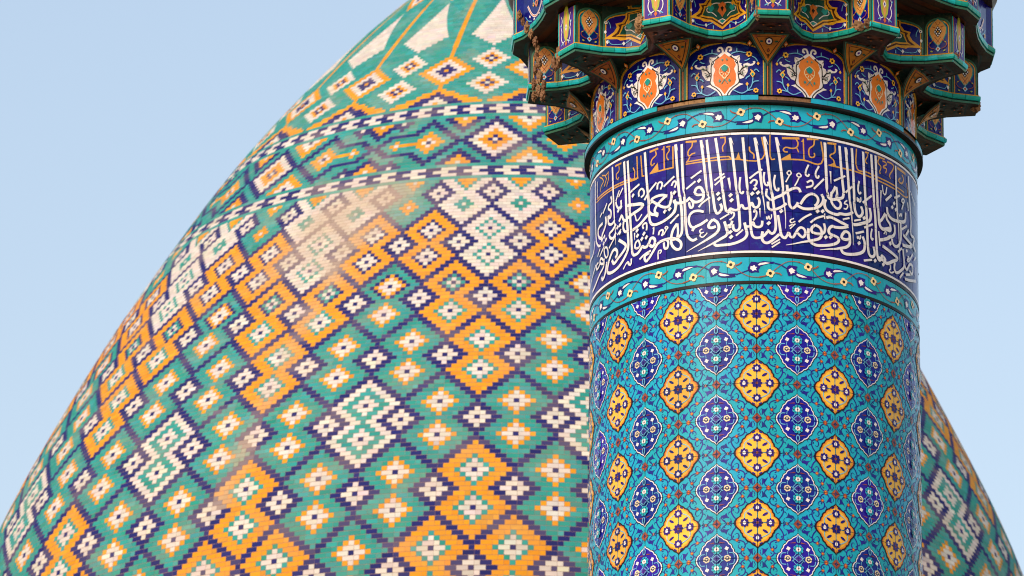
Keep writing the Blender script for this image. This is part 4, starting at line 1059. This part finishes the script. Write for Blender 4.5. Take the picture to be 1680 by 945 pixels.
# broken places: bare mortar lumps where tile has fallen
def rubble(name, phi, r, z, size, seed):
    rs = random.Random(seed); a = Acc()
    n, m_ = 26, 18
    P = {}
    for i in range(m_ + 1):
        for j in range(n):
            th = math.pi * i / m_; la = 2 * math.pi * j / n
            dv = Vector((math.sin(th) * math.cos(la), math.sin(th) * math.sin(la), math.cos(th)))
            k = 1 + 0.55 * mnoise.noise(dv * 2.1 + Vector((seed * 3.1, 0, 0))) + 0.35 * mnoise.noise(dv * 6 + Vector((0, seed * 1.7, 0)))
            if i in (0, m_): k = 1
            P[i, j] = (size[0] * k * math.sin(th) * math.cos(la), size[1] * k * math.sin(th) * math.sin(la), size[2] * k * math.cos(th))
    c, s_ = math.cos(phi), math.sin(phi); cx, cy = r * math.sin(phi), -r * math.cos(phi)
    tr = lambda p: (cx + p[0] * c - p[1] * s_, cy + p[0] * s_ + p[1] * c, z + p[2])
    for i in range(m_):
        for j in range(n):
            q = [P[i, j], P[i + 1, j], P[i + 1, (j + 1) % n], P[i, (j + 1) % n]]
            if i == 0: q = [q[0], q[1], q[2]]
            elif i == m_ - 1: q = [q[0], q[1], q[3]]
            a.face([tr(p) for p in q], 'm')
    o = a.build(name); child(o); return o
D2R = math.radians
for k, (ph, r, z, sz) in enumerate([(-61, 1.36, Z2 + 0.01, (0.035, 0.03, 0.045)), (-58.5, 1.385, Z2 + 0.03, (0.02, 0.012, 0.05)), (-29.5, 1.385, Z2 + 0.05, (0.028, 0.02, 0.045)),
        (-30, 1.37, Z2 + 0.015, (0.022, 0.02, 0.03)), (1.2, 1.37, Z2 + 0.035, (0.022, 0.02, 0.04)), (28.5, 1.33, Z2 + 0.03, (0.04, 0.014, 0.03)), (30.5, 1.365, Z2 + 0.045, (0.025, 0.02, 0.03)),
        (94, 1.37, Z2 + 0.02, (0.03, 0.03, 0.04)), (63, 1.38, Z2 + 0.05, (0.02, 0.015, 0.02))]):
    rubble('bare_mortar', D2R(ph), r, z, sz, k)
for k, (ph, r, z, q) in enumerate([(-1.542, 1.46, 1.874, 0.024), (-1.487, 1.46, 1.801, 0.02), (-1.371, 1.46, 1.683, 0.026), (-1.326, 1.45, 1.616, 0.022), (-1.263, 1.45, 1.539, 0.026), (-1.223, 1.44, 1.478, 0.024), (-1.208, 1.42, 1.424, 0.026), (-1.216, 1.4, 1.383, 0.022), (-1.255, 1.39, 1.357, 0.024), (-1.242, 1.38, 1.303, 0.032), (-1.301, 1.38, 1.287, 0.026), (-1.243, 1.375, 1.216, 0.034), (-1.323, 1.38, 1.211, 0.028), (-1.264, 1.37, 1.139, 0.034), (-1.21, 1.37, 1.075, 0.03), (-1.357, 1.37, 1.15, 0.026), (-1.215, 1.36, 1.147, 0.026), (-1.469, 1.38, 1.243, 0.018)]):
    rubble('bare_mortar', ph, r, z, (q * 0.9, q * 0.5, q * 1.15), 40 + k)
# ================================================================= DOME
dome = empty('dome', (DOME_X * S, 30 * S, 0))
tag(dome, 'large pointed brick dome in glazed turquoise, orange, navy and white diamond mosaic behind the minaret', 'dome')
dS, dR, dZ = np.array(DOME_S), np.array(DOME_R), np.array(DOME_Z)
CX = np.arange(-30, 20, 1.0)
def dpos(ang, s, raise_=0.0):
    """ang in degrees from the dome's zero meridian, s = course coordinate -> world metres"""
    ang = np.asarray(ang, float); s = np.asarray(s, float); cc = ang / 4.0
    a = DOME_PH + np.radians(ang) + np.interp(cc, CX, DOME_DA, left=0, right=DOME_DA[-1] * 0)
    R = np.interp(s, dS, dR) * (1 + np.interp(cc, CX, DOME_DR, left=0, right=0)); Z = np.interp(s, dS, dZ)
    e = 0.5; tr = np.interp(s + e, dS, dR) - np.interp(s - e, dS, dR); tz = np.interp(s + e, dS, dZ) - np.interp(s - e, dS, dZ)
    L = np.hypot(tr, tz) + 1e-9; nr, nz = -tz / L, tr / L
    R = R + nr * raise_; Z = Z + nz * raise_
    d = np.stack([R * np.sin(a), -R * np.cos(a), Z - DOME_Z0], -1)
    tx, ty = DOME_TILT; cx, sx, cy, sy = math.cos(tx), math.sin(tx), math.cos(ty), math.sin(ty)
    x = d[..., 0] * cx + d[..., 2] * sx; z = -d[..., 0] * sx + d[..., 2] * cx
    y = d[..., 1] * cy + z * sy; z2 = -d[..., 1] * sy + z * cy
    # relative to the dome empty, in metres
    return np.stack([x * S, y * S, (z2 + DOME_Z0) * S + ZO], -1)
COL = {'T': lin('298f84'), 'N': lin('1b1f62'), 'O': lin('dc9118'), 'W': lin('d0c6b8')}
# cell and node types of the diamond lattice, period 6 columns
def cell_type(k, c):
    c6 = (c + 3) % 6 - 3; a_ = abs(c6)
    kk = k
    if k > 4: kk = 8 - k                 # the pattern mirrors about row 4
    if kk < -2: kk = -2
    return {-2: {1: 'W2', 3: 'T2'}, -1: {0: 'W', 2: 'O1'}, 0: {1: 'O0', 3: 'T0'}, 1: {0: 'O', 2: 'T'}, 2: {1: 'T', 3: 'W3'}, 3: {0: 'O', 2: 'T'}, 4: {1: 'O', 3: 'T'}}[kk].get(a_, 'T')
def lattice(u, s):
    """colour of unit u (integer), course s (integer)"""
    best = None
    k = round(s / 16)
    for kk in (k - 1, k, k + 1):
        dy = s - 16 * kk
        if abs(dy) > 11: continue
        c = round(u / 7)
        for cc in (c - 1, c, c + 1):
            if (kk + cc) % 2: continue
            dx = abs(u - 7 * cc); ad = abs(dy)
            if ad <= 4:      # inside the node diamond (lines cross at dy = 4)
                if ad == 4:
                    if dx == 0: return 'N'
                    continue
                e = 4 - ad   # 1..4
                if dx <= e and dx >= e - 1 and not (e == 1 and False): return 'N'
                if e == 1 and dx <= 1: return 'N'
                if dx < e - 1: return 'N' if (dx == 0 and ad == 0) else 'W'
            else:
                e = ad - 4   # 1..8
                if (e - 1 <= dx <= e) or (e == 1 and dx <= 1): return 'N'
    # inside a cell
    for kk in (k - 1, k, k + 1):
        dy = s - 16 * kk; c = round(u / 7)
        if abs(dy) > 11: continue
        for cc in (c - 1, c, c + 1):
            if (kk + cc) % 2 == 0: continue
            dx = abs(u - 7 * cc)
            if dx > 6 or (abs(dy) >= 4 and dx + abs(dy) > 10): continue
            t = cell_type(kk, cc); upper = dy < 0
            d = dx + min(abs(dy - 4), abs(dy + 4))
            if t[0] == 'O':
                if t == 'O1': return 'N' if d == 0 else 'W' if d < 3 else 'N' if d == 3 and (dx + dy) % 1 == 0 else 'O'
                if t == 'O0' and upper: return ('N', 'W', 'T', 'N')[d] if d < 4 else 'O'
                return 'N' if d == 0 else 'W' if d < 3 else 'T' if d == 3 else 'O'
            if t == 'W': return 'N' if d == 0 else 'W' if d < 3 else 'T' if d == 3 else 'W'
            if t == 'W2':
                if upper: return 'O' if d <= 2 else 'T' if d == 3 else 'W'
                return 'W' if d == 0 else 'T' if d <= 2 else 'W'
            if t == 'W3': return 'N' if d == 0 else 'W' if d < 3 else 'T' if d in (3, 4) else 'W'
            if t == 'T2': return 'W' if d == 0 else 'O' if d <= 2 else 'T'
            if t == 'T0' and upper: return 'N' if d == 0 else 'W' if d < 3 else 'O' if d == 3 else 'N' if d == 4 and dx else 'T'
            return 'N' if d == 0 else 'W' if d < 3 else 'O' if d == 3 else 'T'
    return 'T'
def middle(x, t):
    """zone between the chains; x in zone units (period 52), t = course from its centre line (-7..7)"""
    x = (x + 26) % 52 - 26      # white diamond at 0, small triangles -7, big +7, orange diamonds -14 / +14
    at = abs(t); d = abs(x) + at
    if d <= 5: return 'W' if d == 0 else 'N' if d == 1 else 'O' if d <= 3 else 'W'
    if d in (6, 7) and abs(x) <= 6 or (abs(x) <= 1 and at == 6) or (x == 0 and at == 7): return 'N' if not (d == 7 and abs(x) < 1 and at < 7) else 'T'
    # triangles
    e = 7 - at
    dx = abs(x - 7); q = dx + e
    if q <= 4: return 'N' if q == 0 else 'W' if q <= 2 else 'O'
    for cx_ in (-7, 26, -26):
        dx = abs(x - cx_); q = dx + e
        if q <= 2: return 'W' if q == 0 else 'O'
        if q in (3, 4): return 'N'
    for sgn, cx_ in ((1, 14), (-1, -14)):
        dx = abs(x - cx_); q = dx + at
        if q <= 3: return 'N' if q == 0 else 'W' if q == 1 else 'O'
        y_ = (x - cx_) * sgn     # grows towards the bar
        if t == 0 and 3 < y_ <= 8: return 'W' if y_ == 7 else 'O'
        if at == 1 and y_ == 7: return 'O'
        if q in (6, 7) and not (y_ > 0 and at < 3): return 'N'
        if y_ > 0 and at == 3 and 4 <= y_ <= 9: return 'N'
        if e == 0 and y_ == 7: return 'W'
        if (e == 1 and abs(y_ - 7) <= 1) or (e == 2 and y_ == 7) or (e == 0 and 3 < abs(y_ - 7) + 2.5 <= 5): return 'N'
    m_ = 26 - abs(x)
    if at < 3 and at <= m_ <= at + 1: return 'N'
    if t == 0 and abs(abs(x) - 7) <= 1: return 'N'
    return 'T'
def flowers(x, r):
    """upper zone; x period 20, white pairs at 0, orange diamonds at 10; r course number <= -62"""
    x = (x + 10) % 20 - 10; ax = abs(x); p = 10 - ax       # p distance from the orange peak
    if r >= -67:
        tab = {-62: ((0, 'O'), (2, 'W'), (5, 'N'), (9, 'O'), (10, 'T')), -63: ((1, 'W'), (4, 'N'), (8, 'O')), -64: ((0, 'W'), (3, 'N'), (6, 'O')), -65: ((1, 'N'), (4, 'O')), -66: ((0, 'N'), (3, 'O')), -67: ((1, 'O'),)}[r]
        for lim, c in tab:
            if p <= lim: return c
    for cy in (-69, -79):
        d = ax + abs(r - cy)
        if d <= 4: return ('W', 'N', 'O', 'W', 'W')[d]
    d = p + abs(r + 75)
    if d <= 6: return ('O', 'N', 'N', 'W', 'W', 'O', 'O')[d]
    if r == -68 and p == 0: return 'O'
    if r < -80:
        # white spear leaves on the white axes, orange stems on the others
        if p <= 0.5: return 'O'
        j = -85 - r
        if j >= 0 and r > -107:
            w_ = np.interp(j, [0, 1, 5, 8, 13, 17, 21], [0.4, 2.2, 6.5, 4.6, 2.7, 1.4, 0.1])
            if ax <= w_: return 'W'
        d = ax + abs(r + 114)
        if d <= 6: return ('O', 'N', 'N', 'W', 'W', 'O', 'O')[d]
    return 'T'
rows = []       # (s0, s1, unit angle deg, phase deg, function(u) -> colour, chain)
for s in range(-36, 76): rows.append((s - 0.5, s + 0.5, 360 / 630, 0.0, (lambda u, s=s: lattice(u, s)), None))
for s in range(-60, -36):
    if s in (-37, -41, -57): rows.append((s - 0.5, s + 0.5, 0.8, 0, (lambda u: 'T'), None))
    elif s in (-38, -39, -40, -58, -59, -60):
        c0 = {-40: 3.0, -39: 1.5, -38: 3.2, -60: 0.5, -59: -1.0, -58: 0.7}[s]
        rows.append((s - 0.5, s + 0.5, 0.8, (c0 - 1.5) * 0.8, (lambda u: 'W' if (u % 6) < 3 else 'N'), 3))
    else: rows.append((s - 0.5, s + 0.5, 0.8, -0.4, (lambda u, t=s + 49: middle(u, t)), None))
s1 = -60.5; r = -61
while s1 > -108:
    if -106 <= r <= -85: rows.append((s1 - 0.86, s1, 0.9455, -3.1, r, 'kite'))
    else: rows.append((s1 - 0.86, s1, 0.9455, -3.1, (lambda u, r=r: 'T' if r == -61 else flowers(u, r)), None))
    s1 -= 0.86; r -= 1
B = {k: [] for k in ('a0', 'a1', 's0', 's1', 'c')}
def kite_row(r, s0, s1_):
    ua, ph = 0.9455, -3.1
    j = -85 - r; w_ = float(np.interp(j, [0, 5, 9, 14, 21], [0.45, 6.7, 4.9, 2.8, 0.15]))
    for per in range(-10, 10):
        c = per * 20
        segs = [(c - 10 + 0.7, c - w_, 'T'), (c - w_, c + w_, 'W'), (c + w_, c + 10 - 0.7, 'T'), (c + 9.3, c + 10.7, 'O')]
        for a, b, k in segs:
            n = max(1, int(round((b - a) / 2.0))) if k != 'O' else 1
            cuts = [a + (b - a) * t / n for t in range(n + 1)]
            if n > 2 and r % 2: cuts = [a] + [x - (b - a) / n * 0.5 for x in cuts[1:]] + [b]
            for x, y in zip(cuts, cuts[1:]):
                B['a0'].append(ph + x * ua); B['a1'].append(ph + y * ua); B['s0'].append(s0); B['s1'].append(s1_); B['c'].append(k)
for (s0, s1_, ua, ph, fn, chain) in rows:
    if chain == 'kite': kite_row(fn, s0, s1_); continue
    nu = int(round(180 / ua)); us = range(-nu, nu)
    cols = [fn(u) for u in us]; i = 0
    off = random.randint(0, 1)
    while i < len(cols):
        j = i
        while j < len(cols) and cols[j] == cols[i]: j += 1
        L = j - i; p = i
        if L > 3 and cols[i] == 'T' and (i + off) % 2: B_ = 1
        else: B_ = 0
        while p < j:
            st_ = 3 if chain else (2 if j - p >= 2 else 1)
            if B_: st_ = 1; B_ = 0
            st_ = min(st_, j - p)
            a0 = ph + (us[0] + p - (0 if chain else 0.5)) * ua; a1 = a0 + st_ * ua
            B['a0'].append(a0); B['a1'].append(a1); B['s0'].append(s0); B['s1'].append(s1_); B['c'].append(cols[i]); p += st_
        i = j
A0, A1, S0, S1 = (np.array(B[k]) for k in ('a0', 'a1', 's0', 's1')); CC = B['c']; nb = len(A0)
base_c = np.array([COL[c] for c in CC])
val = 1 + rng.normal(0, 0.06, nb); tint = rng.normal(0, 0.035, (nb, 3))
colr = base_c * np.clip(val, 0.72, 1.3)[:, None] * (1 + tint)
isT = np.array([c == 'T' for c in CC])
colr[isT] = colr[isT] * (1 + rng.normal(0, 1, (isT.sum(), 1)) * np.array([[0.16, 0.03, 0.09]]))
# weathering: dusty patch and a faded streak
am, sm_ = (A0 + A1) / 2, (S0 + S1) / 2
def blob(ac, sc_, wa, ws): return np.exp(-((am - ac) / wa) ** 2 - ((sm_ - sc_) / ws) ** 2)
ph_ = rng.uniform(0, 6.28, 8)
nz_ = 0.5 + 0.25 * np.sin(am * 0.55 + ph_[0] + 2 * np.sin(sm_ * 0.19 + ph_[1])) + 0.25 * np.sin(sm_ * 0.5 + ph_[2] + 2.2 * np.sin(am * 0.31 + ph_[3]))
dust = 0.85 * blob(-19, -29, 6.5, 8) + 0.7 * blob(-25, -20, 6, 10) + 0.35 * blob(-14, -34, 12, 5) + 0.5 * np.exp(-((am + 21.5 + 0.055 * sm_ * 2) / 1.3) ** 2) * ((sm_ > -20) & (sm_ < 48)) + 0.35 * np.exp(-((sm_ + 48) / 9) ** 2) * (nz_ > 0.6) * (am > -45) * 0.35
dust += 0.17 * nz_ ** 2
dust = np.clip(0.8 * dust * (0.5 + 0.95 * nz_) + rng.normal(0, 0.035, nb), 0, 0.72)
dc = np.array(lin('b9a184'))
colr = colr * (1 - dust[:, None]) + dc * dust[:, None]
colr = np.clip(colr, 0.004, 0.9)
ga = 0.014; hb = 0.0012
def brick_verts(idx):
    g = np.minimum(ga, 0.25 * (A1[idx] - A0[idx])); rz = hb + rng.uniform(-0.0003, 0.0003, len(idx))
    a0, a1, s0, s1_ = A0[idx] + g, A1[idx] - g, S0[idx] + 0.045, S1[idx] - 0.045
    V = np.zeros((len(idx), 8, 3))
    tl = rng.normal(0, 0.00012, (len(idx), 4))
    for k, (aa, ss) in enumerate(((a0, s1_), (a1, s1_), (a1, s0), (a0, s0))):
        V[:, k] = dpos(aa, ss, rz + tl[:, k]); V[:, 4 + k] = dpos(aa, ss, -0.002)
    return V
FQ = np.array([[0, 1, 2, 3], [4, 5, 1, 0], [5, 6, 2, 1], [6, 7, 3, 2], [7, 4, 0, 3]])
def brick_mesh(name, idx, origin=None):
    V = brick_verts(idx); n = len(idx)
    if origin is not None: V = V - np.array(origin)
    faces = (np.arange(n)[:, None, None] * 8 + FQ[None]).reshape(-1, 4)
    me = bpy.data.meshes.new(name)
    me.vertices.add(n * 8); me.vertices.foreach_set('co', V.reshape(-1))
    me.loops.add(len(faces) * 4); me.loops.foreach_set('vertex_index', faces.reshape(-1).astype(np.int32))
    me.polygons.add(len(faces)); me.polygons.foreach_set('loop_start', np.arange(0, len(faces) * 4, 4, dtype=np.int32))
    me.polygons.foreach_set('use_smooth', [False] * len(faces))
    me.update(calc_edges=True)
    at = me.attributes.new('glaze', 'FLOAT_COLOR', 'POINT')
    ca = np.ones((n, 8, 4)); ca[:, :, :3] = colr[idx][:, None, :]
    at.data.foreach_set('color', ca.reshape(-1)); me.materials.append(MT['brick']); return me
size = (A1 - A0) / (360 / 630)
near = (sm_ > 55) & (sm_ < 67) & (am > -30) & (am < 9.5) & (size > 1.5)
cand = np.where(near)[0]
cand = cand[np.argsort(-(sm_[cand] - 0.02 * np.abs(am[cand])))][:300]
rest = np.setdiff1d(np.arange(nb), cand)
o = link(bpy.data.objects.new('brickwork', brick_mesh('brickwork', rest)), dome); tag(o, kind='stuff')
for i in cand:
    org = dpos((A0[i] + A1[i]) / 2, (S0[i] + S1[i]) / 2, 0.0)
    o = bpy.data.objects.new('brick', brick_mesh('brick', np.array([i]), org)); o.location = org; link(o, dome)
# mortar bed under the bricks, cap and drum
def rev(name, s_list, n=180, raise_=-0.0005, key='mortar', parent=dome):
    ang = np.linspace(-180, 180, n + 1); V = np.array([dpos(ang, np.full(n + 1, s_), raise_) for s_ in s_list]).reshape(-1, 3)
    f = [(i * (n + 1) + j, i * (n + 1) + j + 1, (i + 1) * (n + 1) + j + 1, (i + 1) * (n + 1) + j) for i in range(len(s_list) - 1) for j in range(n)]
    me = bpy.data.meshes.new(name); me.from_pydata([tuple(v) for v in V], [], [q[::-1] for q in f]); me.materials.append(MT[key])
    me.polygons.foreach_set('use_smooth', [True] * len(f)); me.update()
    return link(bpy.data.objects.new(name, me), parent)
rev('mortar_bed', list(np.arange(-108.5, 76.5, 1.0)), 630)
top = dpos(0, -108.4); cen = dpos(np.array([0.0, 180.0]), np.array([-108.4, -108.4])).mean(0); rtop = np.linalg.norm(top - cen)
bot = dpos(np.array([0.0, 180.0]), np.array([75.5, 75.5])); cb = bot.mean(0); rb = np.linalg.norm(bot[0] - bot[1]) / 2
def lathe(name, prof_, cx, cy, key, parent, n=96):
    V = []; f = []
    for i, (r_, z_) in enumerate(prof_):
        for j in range(n): V.append((cx + r_ * math.sin(2 * math.pi * j / n), cy - r_ * math.cos(2 * math.pi * j / n), z_))
    for i in range(len(prof_) - 1):
        for j in range(n): f.append((i * n + j, i * n + (j + 1) % n, (i + 1) * n + (j + 1) % n, (i + 1) * n + j))
    me = bpy.data.meshes.new(name); me.from_pydata(V, [], f); me.materials.append(MT[key])
    me.polygons.foreach_set('use_smooth', [True] * len(f)); me.update(); return link(bpy.data.objects.new(name, me), parent)
lathe('dome_tip', [(rtop + 0.002, cen[2] - 0.01), (rtop * 0.6, cen[2] + 0.7), (rtop * 0.25, cen[2] + 1.3), (0.06, cen[2] + 1.7), (0.05, cen[2] + 2.1), (0.16, cen[2] + 2.25), (0.14, cen[2] + 2.45), (0.03, cen[2] + 2.6), (0.01, cen[2] + 3.4)], cen[0], cen[1], 't', dome)
lathe('drum', [(rb - 0.35, 0.0), (rb - 0.35, cb[2] - 0.9), (rb + 0.1, cb[2] - 0.7), (rb + 0.1, cb[2] - 0.4), (rb - 0.02, cb[2] + 0.05)], cb[0], cb[1], 't', dome)
# ================================================================= ground
me = bpy.data.meshes.new('ground'); g = 1500
me.from_pydata([(-g, -g, 0), (g, -g, 0), (g, g, 0), (-g, g, 0)], [], [(0, 1, 2, 3)])
MT['ground'] = glaze('paving_stone', '8d8071', 0.8, 0.2, 0.01, bump=0.2, scale=0.6); me.materials.append(MT['ground'])
tag(link(bpy.data.objects.new('ground', me)), kind='structure')
